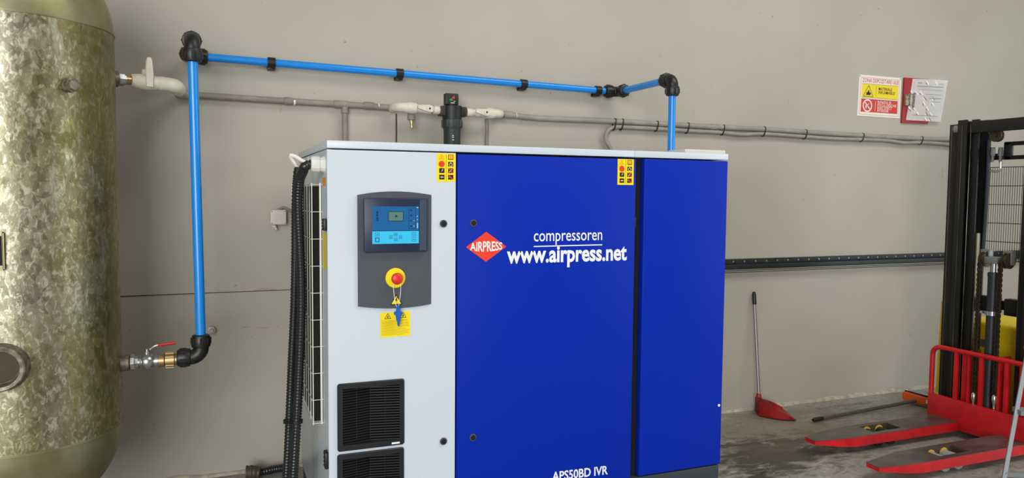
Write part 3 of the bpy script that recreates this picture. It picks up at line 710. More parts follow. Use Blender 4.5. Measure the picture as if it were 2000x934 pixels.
# ------------------------------------------------------------------ upper white valve and grey wall pipework
s = us + ud*.022
uv = thing('plastic_valve', 'white plastic ball valve with upright lever at the top of the tank', 'valve', s+ud*.1-Vector((0, 0, .03)))
bm = B(); lathe(bm, s, ud, [(0, .024), (.02, .024), (.022, .019), (.026, .019)], 8); obj('steel_nipple', bm, 'chrome', uv, ang=20)
bm = B(); lathe(bm, s+ud*.026, ud, [(0, .017), (.02, .017)], 16); obj('brass_insert', bm, 'brass', uv)
bm = B(); lathe(bm, s+ud*.044, ud, [(0, .022), (.01, .025), (.025, .027), (.045, .030), (.065, .030), (.085, .027), (.10, .025), (.13, .025)], 24); cyl(bm, s+ud*.1+Vector((0, 0, .02)), s+ud*.1+Vector((0, 0, .045)), .016); obj('valve_body', bm, 'ppr_white', uv)
lo = s+ud*.1; bm = B(); pe = Vector((-ud.y, ud.x, 0))
loft(bm, [[lo+Vector((0, 0, z))+ud*w*a+pe*(-.03+th*b_) for a, b_ in ((-1, -1), (1, -1), (1, 1), (-1, 1))] for z, w, th in ((-.02, .011, .006), (.03, .013, .006), (.075, .010, .005), (.088, .006, .005))]); obj('lever', bm, 'ppr_white', uv, ang=60)
e0 = s+ud*.165; GP = 'grey painted air pipes on the back wall'
bm = B(); zz = at(360, 185, Y=WY-.03).z
corner = s+ud*.21; y1 = WY-.05
P = [e0-ud*.02, e0] + [e0+ud*.03+Vector((0, .004, -.001)), corner+Vector((0, .02, -.004)), corner+Vector((0.005, .06, -.008))]
sweep(bm, catmull(P, .008), .027, 20); tag(obj('plastic_elbow', bm, 'ppr_white'), 'white plastic elbow beside the upright white lever', 'fitting')
q = P[-1]; wpt = Vector((q.x-.01, WY-.03, zz))
bm = B(); sweep(bm, [q-Vector((0, .02, 0)), wpt+Vector((0, -.06, 0))], .016, 16); tag(obj('wall_pipe', bm, 'ppr_white'), 'white plastic pipe stub running from white elbow back to the wall', 'pipe', GP)
bm = B(); sweep(bm, [wpt+Vector((0, -.07, 0)), wpt+Vector((0, -.03, 0))] + [wpt+Vector((.006, -.012, 0)), wpt+Vector((.03, -.0, 0))], .021, 16); tag(obj('plastic_elbow', bm, 'pipe_grey_light'), 'pale plastic elbow on the wall behind the tall blue pipe', 'fitting')
YP = WY-.028
def wallpipe(pxs, r, m, label, n=16, y=None):
    pts = [at(a, b_, Y=(YP if y is None else y)) for a, b_ in pxs]; bm = B(); sweep(bm, catmull(pts, .05) if len(pts) > 2 else pts, r, n); return bm, pts
bm, _ = wallpipe([(358, 184.5), (460, 191), (548, 196.8), (672, 204.3), (700, 205.8), (772, 211.5)], .0145, 'pipe_grey', '')
gp = tag(obj('wall_pipe', bm, 'pipe_grey'), 'grey painted pipe along the wall from tank to the left white valve', 'pipe', GP)
def collar(par, px, py, w=.035, r=.0178, m='pipe_grey', y=None):
    c = at(px, py, Y=(YP if y is None else y)); bm = B(); lathe(bm, c-Vector((w/2, 0, 0)), (1, 0, 0), [(0, r-.002), (.003, r), (w-.003, r), (w, r-.002)], 18); obj('pipe_collar', bm, m, par)
collar(gp, 562, 197.6); collar(gp, 666, 203.8, .07); collar(gp, 720, 206.6, .05); collar(gp, 739.5, 208, .006, .0152, 'white_print')
c = at(575, 199, Y=YP); bm = B(); lathe(bm, c-Vector((.004, 0, 0)), (1, 0, 0), [(0, .0152), (.008, .0150)], 14); obj('paint_chip', bm, 'white_print', gp)
A = at(673, 204, Y=YP); bm = B(); cyl(bm, A-Vector((0, 0, .01)), (A.x+.002, YP, 1.2), .0135, n=16); dp = tag(obj('wall_pipe', bm, 'pipe_grey'), 'grey painted drop pipe going down behind the compressor', 'pipe', GP)
bm = B(); lathe(bm, A-Vector((0, 0, .012)), (0, 0, -1), [(0, .017), (.03, .017), (.032, .0145)], 16); obj('pipe_collar', bm, 'pipe_grey', dp)
# thin conduit, then a modelled shadow line
A = at(951, 232, Y=WY-.012); bm = B(); cyl(bm, A, (A.x, A.y, 1.25), .009, n=12); tag(obj('thin_conduit', bm, 'pipe_grey'), 'thin grey vertical conduit under the right white valve', 'conduit')
A = at(774, 222, Y=WY-.009); bm = B(); cyl(bm, A, (A.x, A.y, 1.25), .0035, n=8); tag(obj('shadow_line', bm, 'rust_dark'), 'thin dark rod as a shadow line down the wall under the left white valve', 'cable')  # dark rod stands in for a pipe's shadow on the wall
# white valves either side of the filter
YV = WY-.10
def wvalve(px0, px1, y0, y1, flip, label):
    a = at(px0, y0, Y=YV); c = at(px1, y1, Y=YV); d = (c-a); L = d.length; d.normalize()
    t = thing('plastic_valve', label, 'valve', (a+c)/2-Vector((0, 0, .03)), 'white valves beside the filter')
    bm = B(); lathe(bm, a, d, [(0, .023), (L*.1, .026), (L*.22, .029), (L*.35, .026), (L*.36, .021), (L*.58, .021), (L*.60, .023), (L*.72, .023), (L*.73, .017), (L*.80, .017), (L*.81, .021), (L, .021)] if flip else
                   [(0, .021), (L*.18, .021), (L*.19, .017), (L*.28, .017), (L*.3, .023), (L*.42, .023), (L*.44, .021), (L*.64, .021), (L*.66, .027), (L*.82, .029), (L, .022)], 20)
    obj('valve_body', bm, 'ppr_white', t)
    m0 = a+d*L*(.36 if flip else .26); m1 = a+d*L*(.74 if flip else .70); bm = B(); yy = Vector((0, -.028, 0))
    up = Vector((0, 0, 1))
    loft(bm, [[m0+(m1-m0)*t_+yy+up*(h*s1+dz)+Vector((0, .006*s2, 0)) for s1, s2 in ((-1, -1), (1, -1), (1, 1), (-1, 1))] for t_, h, dz in ((0, .006, .004), (.3, .012, .004), (.75, .017, 0), (1, .014, 0))])
    cyl(bm, m0.lerp(m1, .75)+Vector((0, -.038, 0)), m0.lerp(m1, .75)+Vector((0, -.0, 0)), .012, n=14)
    obj('lever', bm, 'ppr_white', t, ang=60)
    bm = B(); sc = m0.lerp(m1, .78)+Vector((0, -.038, 0)); lathe(bm, sc, (0, -1, 0), [(0, .005), (.002, .005)], 10); obj('lever_screw', bm, 'rust_dark', t)
    # bend back to the wall pipe
    e = a if flip else c; sgn = -1 if flip else 1
    bm = B(); sweep(bm, catmull([e-d*sgn*.01, e+d*sgn*.012, e+d*sgn*.028+Vector((0, .02, 0)), e+d*sgn*.032+Vector((0, YP-YV, 0))], .008), .022, 16); obj('elbow_end', bm, 'ppr_white', t)
wvalve(786, 861, 209.5, 215.5, True, 'white plastic valve left of the black wall filter')
wvalve(911, 969, 219.5, 221.5, False, 'white plastic valve right of the black wall filter')
# small drain nozzle
c = at(803, 222, Y=YV+.03); bm = B(); lathe(bm, c, (0, 0, -1), [(-.01, .016), (.02, .019), (.03, .019), (.032, .012)], 14)
nz_ = obj('drain_nozzle', bm, 'pipe_grey'); tag(nz_, 'small grey drain cap with brass tip under the left white valve', 'nozzle')
bm = B(); lathe(bm, c-Vector((0, 0, .03)), Vector((.05, -.1, -1)), [(0, .008), (.02, .008), (.021, .006), (.04, .0065)], 10); obj('brass_tip', bm, 'brass', nz_)
# filter
fc = at(883, 219, Y=YV)
fl_ = thing('air_filter', 'black inline air filter with square indicator hanging on the wall pipe', 'filter', (fc.x, YV, fc.z-.33))
bm = B(); box(bm, (fc.x-.066, YV-.026, fc.z-.022), (fc.x+.070, YV+.026, fc.z+.026), .006); lathe(bm, (fc.x, YV, fc.z+.03), (0, 0, -1), [(0, .045), (.004, .05), (.04, .05), (.07, .047)], 32); obj('filter_head', bm, 'filter_black', fl_)
for sx in (-.066, .062):
    bm = B(); box(bm, (fc.x+sx, YV-.0262, fc.z-.02), (fc.x+sx+.006, YV+.0262, fc.z+.02), .002); obj('port_rim', bm, 'rust_dark', fl_)
bm = B(); lathe(bm, (fc.x, YV, fc.z-.036), (0, 0, -1), [(0, .045), (.004, .049), (.035, .049), (.05, .043), (.055, .042), (.27, .040), (.285, .034), (.29, .01)], 32)
for k in range(8):
    a = 2*PI*k/8; c = Vector((fc.x+math.cos(a)*.048, YV+math.sin(a)*.048, fc.z-.058)); box(bm, c-Vector((.006, .006, .018)), c+Vector((.006, .006, .018)), .002)
obj('filter_bowl', bm, 'filter_bowl', fl_)
a = at(870.5, 181.5, Y=YV-.02); c = at(896, 205, Y=YV-.02)
bm = B(); box(bm, (a.x, YV-.02, c.z), (c.x, YV+.02, a.z), .004); cyl(bm, ((a.x+c.x)/2, YV, c.z-.02), ((a.x+c.x)/2, YV, c.z+.005), .02); ind = obj('pressure_indicator', bm, 'filter_black', fl_)
w = c.x-a.x; h = a.z-c.z; I = lambda u, v: Vector((a.x+w*u, YV-.0203, a.z-h*v))
bm = B(); prism(bm, [I(.45, .38), I(.66, .22), I(.70, .50), I(.55, .48)], (0, -.0006, 0)); obj('red_mark', bm, 'gauge_red', ind)
bm = B(); prism(bm, [I(.33, .50), I(.50, .48), I(.56, .66), I(.30, .66)], (0, -.0006, 0)); obj('green_mark', bm, 'gauge_green', ind)
bm = B(); prism(bm, [I(.38, .82), I(.68, .82), I(.68, .88), I(.38, .88)], (0, -.0006, 0)); prism(bm, [I(.60, .68), I(.74, .68), I(.74, .72), I(.60, .72)], (0, -.0006, 0)); obj('white_mark', bm, 'white_print', ind)
bm = B()
for py_ in (265, 268.5, 273.5):
    q0 = at(883, py_-1, Y=YV-.041); q1 = at(893, py_+.6, Y=YV-.041)
    prism(bm, [(q0.x, YV-.0415, q0.z), (q1.x, YV-.037, q0.z), (q1.x, YV-.037, q1.z), (q0.x, YV-.0415, q1.z)], (0, -.0015, 0))
obj('bowl_label', bm, 'white_print', fl_)
# right hand pipe and conduit with ties
UPP = [(973, 222.5), (1004, 225.5), (1050, 230.8), (1199.5, 237), (1282, 241.8), (1342, 245), (1411, 249), (1491, 252.6), (1572, 258), (1650, 262.8), (1683, 264.8), (1798, 271), (1862, 272.5)]
bm, _ = wallpipe(UPP, .0145, '', ''); rp = tag(obj('wall_pipe', bm, 'pipe_grey_light'), 'grey painted pipe along the wall from right white valve toward the stacker', 'pipe', GP)
collar(rp, 992, 224.2, .05, .0178, 'pipe_grey_light'); collar(rp, 1008, 226, .006, .0152, 'white_print'); collar(rp, 1395, 248, .05, .0172, 'pipe_grey_light'); collar(rp, 1733, 268, .05, .0172, 'pipe_grey_light')
LOW = [(1196, 310), (1193, 292), (1184.5, 277), (1183, 265), (1189, 253), (1203, 248), (1227, 249), (1282, 251.5), (1342, 255.5), (1411, 259), (1449, 263), (1491, 261.5), (1572, 267), (1630, 271), (1683, 272.5), (1733, 274.5), (1766, 279), (1798, 278.2), (1843, 281), (1862, 284)]
bm, _ = wallpipe(LOW, .0115, '', ''); tag(obj('cable_conduit', bm, 'pipe_grey_light'), 'thin grey wavy conduit tied under the right wall pipe, curling down at its left end', 'conduit')
def interp(L, x):
    for (a, b_), (c, d) in zip(L, L[1:]):
        if a <= x <= c and c > a: return b_+(d-b_)*(x-a)/(c-a)
ties = [(1199.5, 'first black tie at the curled end of the wall conduit'), (1214, 'second black tie close beside the curled end of the conduit'), (1282, 'black tie on the wall conduits just left of the short vertical blue pipe'), (1342, 'black tie on the wall conduits just right of the short vertical blue pipe'), (1411, 'black tie on the wall conduits above the compressor right corner'), (1491, 'black tie on the wall conduits, next right of the compressor corner'), (1572, 'black tie on the wall conduits midway between compressor and warning sign'), (1683, 'black tie on the wall conduits under the warning sign'), (1798, 'black tie on the wall conduits under the red clipboard')]
for x, lab in ties:
    a = at(x+1, interp(UPP, x), Y=YP); c = at(x-1, interp(LOW[6:] if x > 1203 else [(1190, 249), (1210, 249)], x) or 249, Y=YP); m = (a+c)/2; hh = (a-c).length/2
    bm = B(); P = []; dirv = (a-c).normalized()
    for k in range(25):
        t = 2*PI*k/24; r_ = .0158; P.append(m + dirv*(hh+r_*.98)*math.cos(t) + Vector((0, 1, 0))*r_*math.sin(t)*1.04)
    n_ = len(P)-1; rings = []
    for k in range(n_):
        rings.append([bm.verts.new(P[k]+Vector((dx, 0, 0))+(P[k]-m).normalized()*dr_) for dx, dr_ in ((-.0035, 0), (.0035, 0), (.0035, .0022), (-.0035, .0022))])
    for k in range(n_):
        for j in range(4): bm.faces.new((rings[k][j], rings[k][(j+1) % 4], rings[(k+1) % n_][(j+1) % 4], rings[(k+1) % n_][j]))
    tag(obj('cable_tie', bm, 'cable_tie'), lab, 'cable tie', 'ties on the wall conduits')
# junction box and stub on the left wall
c = at(543.5, 424.5, Y=WY-.05); jb = thing('junction_box', 'small white square junction box on the wall left of the compressor', 'junction box', (c.x, WY-.03, c.z-.035))
bm = B(); box(bm, (c.x-.035, WY-.05, c.z-.033), (c.x+.035, WY-.004, c.z+.033), .006); obj('box_body', bm, 'junction_box', jb)
bm = B(); box(bm, (c.x-.036, WY-.056, c.z-.035), (c.x+.036, WY-.046, c.z+.035), .005); obj('box_cover', bm, 'junction_box', jb)
bm = B(); 
for sx in (-1, 1):
    for sz in (-1, 1): lathe(bm, (c.x+sx*.029, WY-.056, c.z+sz*.028), (0, -1, 0), [(0, .003), (.001, .003)], 8)
obj('cover_screws', bm, 'pipe_grey', jb)['kind'] = 'stuff'
bm = B(); p0 = Vector((c.x-.026, WY-.03, c.z-.03)); lathe(bm, p0, Vector((.55, -.1, -.8)), [(0, .009), (.022, .009), (.024, .006), (.034, .006)], 12); obj('cable_stub', bm, 'junction_box', jb)
cp = [(c.x+.0, WY-.022, c.z+.03), (c.x+.025, WY-.02, c.z+.045), (c.x+.06, WY-.02, c.z+.025), (c.x+.085, WY-.02, c.z-.0), (c.x+.12, WY-.02, c.z-.02)]
bm = B(); sweep(bm, catmull(cp, .01), .006, 10); tag(obj('wall_cable', bm, 'pipe_grey'), 'grey cable curving from the junction box behind the compressor', 'cable')
c = at(413, 645, Y=WY-.02); bm = B(); lathe(bm, (c.x, WY, c.z), (0, -1, 0), [(-.01, .013), (.02, .013), (.021, .019), (.032, .019), (.033, .01), (.042, .009)], 6); tag(obj('wall_bolt', bm, 'bolt_grey', ang=20), 'grey hex anchor bolt in the wall beside the tall blue pipe', 'bolt')

# ------------------------------------------------------------------ signs
def wallquad(pxs, y):
    return [at(a, b_, Y=y) for a, b_ in pxs]
YW = WY-.006
Q = wallquad([(1678.7, 145.5), (1760.7, 152.5), (1757, 231.5), (1674, 226)], YW-.003)
sg = thing('warning_sign', 'white sign with yellow and red panels reading zona depozitare ulei', 'sign', ((Q[0].x+Q[1].x)/2, YW, Q[3].z))
def qp(u, v, dy=0.):
    p = Q[0]*(1-u)*(1-v)+Q[1]*u*(1-v)+Q[2]*u*v+Q[3]*(1-u)*v; return p+Vector((0, -dy, 0))
bm = B(); prism(bm, Q, (0, .0028, 0)); obj('sign_plate', bm, 'sign_white', sg)
def qrect(bm, u0, v0, u1, v1, dy=.0, th=.0005): prism(bm, [qp(u0, v0, dy), qp(u1, v0, dy), qp(u1, v1, dy), qp(u0, v1, dy)], (0, -th, 0))
def qline(bm, a, b_, w, dy):
    A = qp(*a, dy); C2 = qp(*b_, dy); d = (C2-A).normalized(); n = Vector((-d.z, 0, d.x))*w/2; prism(bm, [A-n, C2-n, C2+n, A+n], (0, -.0004, 0))
bm = B()
for a, c in (((.045, .06), (.96, .06)), ((.96, .06), (.96, .955)), ((.96, .955), (.045, .955)), ((.045, .955), (.045, .06))): qline(bm, a, c, .0016, .0)
text(bm, 'ZONA DEPOZITARE ULEI', qp(.075, .168), qp(.935, .168), (0, 0, 1), .0235, 'H', .004); obj('sign_heading', bm, 'sign_red_ink', sg)
bm = B(); qrect(bm, .075, .21, .935, .545); obj('yellow_panel', bm, 'sign_yellow', sg)
bm = B(); qrect(bm, .075, .58, .935, .895); obj('red_panel', bm, 'sign_red', sg)
bm = B(); D2 = .0005
for a, c in (((.23, .245), (.34, .515)), ((.34, .515), (.115, .515)), ((.115, .515), (.23, .245))): qline(bm, a, c, .0035, D2)
for a, c in (((.075, .21), (.935, .21)), ((.935, .545), (.075, .545)), ((.075, .58), (.935, .58)), ((.405, .25), (.405, .50))): qline(bm, a, c, .0016, D2)
prism(bm, [qp(.18, .48, D2), qp(.275, .48, D2), qp(.29, .43, D2), qp(.265, .40, D2), qp(.255, .43, D2), qp(.235, .34, D2), qp(.205, .42, D2), qp(.185, .41, D2)], (0, -.0004, 0))
text(bm, 'MATERIALE', qp(.465, .345), qp(.785, .345), (0, 0, 1), .0185, 'H', .010, lift=.0011); text(bm, 'INFLAMABILE', qp(.465, .43), qp(.855, .43), (0, 0, 1), .0185, 'H', .010, lift=.0011)
obj('black_print', bm, 'sign_ink', sg)
bm = B(); cc = qp(.222, .738, D2); ring(bm, cc, (0, -1, 0), .032, .041, .0004, 28)
for a in (.785,):
    for sgn in (1,): 
        d = Vector((math.cos(a), 0, -math.sin(a)*sgn)); n = Vector((d.z, 0, -d.x))*.0035; prism(bm, [cc-d*.034-n, cc+d*.034-n, cc+d*.034+n, cc-d*.034+n], (0, -.0004, 0))
d = Vector((math.cos(.9), 0, math.sin(.9))); n = Vector((d.z, 0, -d.x))*.0022; prism(bm, [cc-d*.02-n, cc+d*.022-n, cc+d*.022+n, cc-d*.02+n], (0, -.0004, 0))
prism(bm, [cc+Vector((-.018, 0, -.018)), cc+Vector((-.004, 0, -.018)), cc+Vector((-.008, 0, .0)), cc+Vector((-.016, 0, .008))], (0, -.0004, 0))
qline(bm, (.405, .62), (.405, .86), .0025, D2)
for k, (s_, e) in enumerate((('FUMATUL ȘI', .77), ('FOCUL DESCHIS', .905), ('SUNT STRICT', .80), ('INTERZISE', .72))):
    text(bm, s_, qp(.455, .665+.068*k), qp(e, .665+.068*k), (0, 0, 1), .0155, 'H', .010, lift=.0011)
obj('white_lettering', bm, 'sign_white', sg)
bm = B()
for uv_ in ((.02, .03), (.98, .03)): lathe(bm, qp(*uv_), (0, -1, 0), [(0, .004), (.002, .003)], 8)
obj('sign_nail', bm, 'bolt_grey', sg)
# clipboard
Q = wallquad([(1767, 151.5), (1815, 155), (1813, 242), (1761.5, 240)], YW-.012)
cb = thing('clipboard', 'dark red clipboard folder hanging on the wall with white papers', 'clipboard', ((Q[0].x+Q[1].x)/2, YW, Q[3].z))
bm = B(); prism(bm, Q, (0, .010, 0)); obj('backing_board', bm, 'board_red', cb)
Qp = wallquad([(1782.5, 154), (1850, 157.5), (1835.5, 238.5), (1769.5, 234.5)], YW-.018)
bm = B(); N = 8; gridv = []
for i in range(N+1):
    u = i/N; row = []
    for j in range(N+1):
        v = j/N; p = Qp[0]*(1-u)*(1-v)+Qp[1]*u*(1-v)+Qp[2]*u*v+Qp[3]*(1-u)*v; row.append(bm.verts.new(p+Vector((0, -.006*u*u-.006*math.sin(u*PI), 0))))
    gridv.append(row)
for i in range(N):
    for j in range(N): bm.faces.new((gridv[i][j], gridv[i+1][j], gridv[i+1][j+1], gridv[i][j+1]))
bmesh.ops.solidify(bm, geom=list(bm.faces), thickness=.002); pg = obj('paper_sheets', bm, 'paper_white', cb)
Q = Qp
def qp(u, v, dy=0.):
    p = Q[0]*(1-u)*(1-v)+Q[1]*u*(1-v)+Q[2]*u*v+Q[3]*(1-u)*v; return p+Vector((0, -dy-.006*u*u-.006*math.sin(u*PI), 0))
bm = B()
for v, u0, u1, w in ((.09, .16, .26, .006), (.10, .75, .9, .002), (.17, .14, .90, .004), (.25, .2, .88, .002), (.36, .42, .90, .002), (.45, .52, .9, .003), (.53, .60, .88, .002), (.87, .16, .86, .003)):
    n_ = 6
    for k in range(n_):
        a = u0+(u1-u0)*k/n_; c = u0+(u1-u0)*(k+1)/n_; A = qp(a, v, .0022); C2 = qp(c, v, .0022); up = Vector((0, 0, w/2)); prism(bm, [A-up, C2-up, C2+up, A+up], (0, -.0006, 0))
obj('printed_lines', bm, 'paper_ink', pg)['kind'] = 'stuff'
bm = B(); a = at(1768, 184, Y=YW-.02); c = at(1776, 207, Y=YW-.02); box(bm, (a.x, YW-.028, c.z), (c.x, YW-.010, a.z), .003)
c1 = at(1786.5, 181, Y=YW-.03); c2 = at(1784, 210, Y=YW-.03); sweep(bm, [c1, c2], .006, 10)
for yy in (184, 205): sweep(bm, [at(1772, yy, Y=YW-.022), at(1786, yy, Y=YW-.032)], .0018, 8)
sweep(bm, catmull([at(1771, 213, Y=YW-.026), at(1777, 214, Y=YW-.03), at(1778.5, 218, Y=YW-.028)], .01), .0018, 8)
obj('metal_clip', bm, 'clip_metal', cb)

# ------------------------------------------------------------------ wall rail
r0_, r1_ = at(1420, 507, Y=WY-.03), at(1845, 492, Y=WY-.03); zr = r0_.z
rail = thing('wall_rail', 'black metal guard rail fixed along the wall behind the stacker', 'rail', (4.2, WY-.03, zr-.07))
bm = B(); box(bm, (1.9, WY-.034, zr-.030), (XR-.05, WY-.006, zr), .003); obj('upper_flange', bm, 'rail_grey', rail)
bm = B(); box(bm, (1.9, WY-.048, zr-.068), (XR-.05, WY, zr-.030), .004); obj('lower_channel', bm, 'rail_black', rail)
bm = B()
for k in range(60): lathe(bm, (1.95+.083*k, WY-.034, zr-.014), (0, -1, 0), [(0, .0055), (.0015, .0055)], 8)
obj('rivet_row', bm, 'bolt_grey', rail)['kind'] = 'stuff'
bm = B(); box(bm, (1.9, WY-.05, zr-.0645), (XR-.05, WY-.047, zr-.0605)); obj('worn_edge', bm, 'bolt_grey', rail)

# ------------------------------------------------------------------ dustpan
ht = at(1472.5, 570, Y=WY-.02); hb = at(1482.5, 778, Y=WY-.10)
dpn = thing('dustpan', 'red long handled dustpan leaning against the grey wall', 'dustpan', (hb.x+.03, hb.y-.08, 0))
bm = B(); sweep(bm, [ht.lerp(hb, .12), hb], .0095, 14); obj('handle', bm, 'alu_pole', dpn)
bm = B(); sweep(bm, [ht, ht.lerp(hb, .02), ht.lerp(hb, .09), ht.lerp(hb, .12)], lambda i: (.008, .0115, .0125, .0115)[i], 14); obj('handle_grip', bm, 'black_plastic', dpn)
# scoop: back at the wall, mouth toward the right/camera
bL = at(1479, 809, Z=.004); mN = at(1537, 822, Z=.003); mF = at(1545, 799, Z=.003)
bm = B(); th = .004
bk = Vector((hb.x-.012, hb.y, 0)); 
ax = ((mN+mF)/2-bk); ax.z = 0; L = ax.length; ax.normalize(); sd = Vector((-ax.y, ax.x, 0))
def scoop(off):
    S = []
    for k in range(9):
        t = k/8; w = .05+.085*math.sin(min(1, t*1.25)*PI/2); hgt_ = (.085*(1-t)**.75)+.006; c = bk+ax*L*t
        ww = w-off; z0 = .003+off
        S.append([c-sd*ww+Vector((0, 0, hgt_)), c-sd*ww*.96+Vector((0, 0, z0+.006)), c-sd*ww*.85+Vector((0, 0, z0)), c+Vector((0, 0, z0)), c+sd*ww*.85+Vector((0, 0, z0)), c+sd*ww*.96+Vector((0, 0, z0+.006)), c+sd*ww+Vector((0, 0, hgt_))])
    return S
for off in (0, th):
    S = [[bm.verts.new(p) for p in row] for row in scoop(off)]
    for i in range(8):
        for j in range(6): bm.faces.new((S[i][j], S[i+1][j], S[i+1][j+1], S[i][j+1]))
    bm.faces.new(S[0])
obj('scoop', bm, 'dustpan_red', dpn, ang=50)
bm = B(); S = scoop(.001); row0 = S[0]; 
hood = []
for k in range(4):
    r = S[k]; cz = r[0].z; arch = [r[0].lerp(r[6], j/6)+Vector((0, 0, .022*math.sin(PI*j/6)*(1-k*.2))) for j in range(7)]; hood.append([bm.verts.new(p) for p in arch])
for i in range(3):
    for j in range(6): bm.faces.new((hood[i][j], hood[i+1][j], hood[i+1][j+1], hood[i][j+1]))
bmesh.ops.solidify(bm, geom=list(bm.faces), thickness=.003); obj('scoop_hood', bm, 'dustpan_red', dpn)
bm = B(); lathe(bm, hb+Vector((0, 0, -.02)), (ht-hb), [(0, .016), (.04, .015), (.05, .0105)], 14); obj('handle_socket', bm, 'dustpan_red', dpn)

# ------------------------------------------------------------------ floor squeegee
p0 = at(1588, 821, Z=.02); p1 = at(1790, 783, Z=.03)
br = thing('floor_squeegee', 'orange headed floor squeegee with dark pole lying on the floor', 'squeegee', (p1.x, p1.y, 0))
dv = (p1-p0).normalized()
bm = B(); sweep(bm, [p0+dv*.05, p1], .0115, 14); obj('pole', bm, 'broom_pole', br)
bm = B(); sweep(bm, [p0, p0+dv*.012, p0+dv*.06, p0+dv*.075], lambda i: (.009, .0125, .0135, .0125)[i], 14); obj('pole_cap', bm, 'black_plastic', br)
a = at(1763, 772, Z=.04); c = at(1822, 788, Z=.04); d = (c-a).normalized(); n = Vector((-d.y, d.x, 0))
bm = B(); 
def hs(p, w, h): return [p-n*w+Vector((0, 0, -h)), p+n*w+Vector((0, 0, -h)), p+n*w+Vector((0, 0, h)), p-n*w*.8+Vector((0, 0, h))]
loft(bm, [hs(a, .008, .014), hs(a+d*.012, .017, .026), hs(a+d*.09, .017, .024), hs(a+d*.13, .022, .022), hs(c-d*.02, .02, .022), hs(c+d*.15, .017, .024), hs(c+d*.16, .008, .014)]); bmesh.ops.bevel(bm, geom=list(bm.edges), offset=.004, segments=2, affect='EDGES'); obj('head', bm, 'broom_orange', br)
bm = B(); prism(bm, [a+n*.02+Vector((0, 0, -.036)), c+d*.15+n*.02+Vector((0, 0, -.036)), c+d*.15+n*.02+Vector((0, 0, .03)), a+n*.02+Vector((0, 0, .03))], n*.008); obj('rubber_blade', bm, 'dark_inside', br)
q0 = c-d*.03-n*.0215+Vector((0, 0, .006)); bm = B(); prism(bm, [q0+Vector((0, 0, -.012)), q0+d*.022+Vector((0, 0, -.012)), q0+d*.022+Vector((0, 0, .010)), q0+Vector((0, 0, .010))], -n*.0025); obj('head_label', bm, 'white_print', br)

# ------------------------------------------------------------------ pallet stacker
FX = 3.45; SY = .118
stk = thing('pallet_stacker', 'hand pallet stacker with black mast, red fork carriage and two low forks', 'stacker', (3.6, SY, 0))
def fork(ya, yb, roll):
    w = yb-ya; ZT_, ZB_ = .088, .036
    def sec(x, a, c, zb, zt=ZT_-.003): return [(x, ya+w*a, zb), (x, ya+w*c, zb), (x, ya+w*c, zt), (x, ya+w*a, zt)]
    bm = B(); x1, x2 = 2.845, 3.05
    loft(bm, [sec(2.45, .18, .62, .066), sec(2.50, .13, .70, .060), sec(2.60, .05, .84, .045), sec(2.70, 0, .97, ZB_), sec(x1, 0, 1, ZB_)])
    for a, c in ((0, .2), (.80, 1)): loft(bm, [sec(x1, a, c, ZB_), sec(x2, a, c, ZB_)])
    loft(bm, [sec(x2, 0, 1, ZB_), sec(FX+.03, 0, 1, ZB_)])
    f = obj('fork', bm, 'stacker_red', stk, ang=20)
    bm = B()
    def tp(x, a, c): return [(x, ya+w*a, ZT_-.003), (x, ya+w*c, ZT_-.003), (x, ya+w*c, ZT_), (x, ya+w*a, ZT_)]
    loft(bm, [tp(2.448, .17, .63), tp(2.50, .12, .71), tp(2.60, .04, .85), tp(2.70, 0, .98), tp(x1, 0, 1)])
    for a, c in ((0, .2), (.80, 1)): loft(bm, [tp(x1, a, c), tp(x2, a, c)])
    loft(bm, [tp(x2, 0, 1), tp(FX+.01, 0, 1)])
    obj('fork_top_plate', bm, 'fork_steel', f, ang=20)
    bm = B()
    for lo, hi in (((x1, .2), (x2, .215)), ((x1, .785), (x2, .80))): box(bm, (lo[0], ya+w*lo[1], ZB_), (hi[0], ya+w*hi[1], ZT_-.001))
    for xa in (x1, x2-.003): box(bm, (xa, ya+w*.2, ZB_), (xa+.003, ya+w*.8, ZT_-.001))
    obj('roller_well', bm, 'rust_dark', f)
    for x, m in ((2.90, roll), (2.99, roll)):
        bm = B(); cyl(bm, (x, ya+w*.24, .038), (x, ya+w*.76, .038), .036, n=24); obj('load_roller', bm, m, f)
        bm = B()
        for a in (.205, .765): cyl(bm, (x, ya+w*a, .055), (x, ya+w*(a+.03), .055), .029, n=20)
        obj('roller_cheek', bm, 'roller_yellow', f)
fork(.232, .388, 'black_plastic'); fork(-.156, .0, 'roller_grey')
# red carriage: solid lower plate and railed backrest
YA, YB_ = SY-.305, SY+.305
bm = B(); box(bm, (FX-.012, YA, .04), (FX+.012, YB_, .205), .004); obj('carriage_plate', bm, 'stacker_red', stk)
ztp = .478
def bar(pts, r=.0135, name='backrest_bar'):
    bm = B(); sweep(bm, pts, r, 12); obj(name, bm, 'stacker_red', stk)
rr_ = .05
loop = [Vector((FX, YB_-.012, .2)), Vector((FX, YB_-.012, ztp-rr_))] + [Vector((FX, YB_-.012-rr_+rr_*math.cos(k*PI/16), ztp-rr_+rr_*math.sin(k*PI/16))) for k in range(1, 9)] + [Vector((FX, YA+.012+rr_-rr_*math.sin(k*PI/16), ztp-rr_+rr_*math.cos(k*PI/16))) for k in range(0, 8)] + [Vector((FX, YA+.012, ztp-rr_)), Vector((FX, YA+.012, .2))]
bar(loop, .0135, 'backrest_rail')
for y in (SY+.145, SY, SY-.138):
    bm = B(); box(bm, (FX-.010, y-.010, .2), (FX+.010, y+.010, ztp-.006), .003); obj('backrest_bar', bm, 'stacker_red', stk)
for y in (SY+.085, SY-.085):
    bm = B(); box(bm, (FX+.012, y-.006, .10), (FX+.10, y+.006, ztp+.01), .002); obj('carriage_cheek', bm, 'stacker_red', stk)
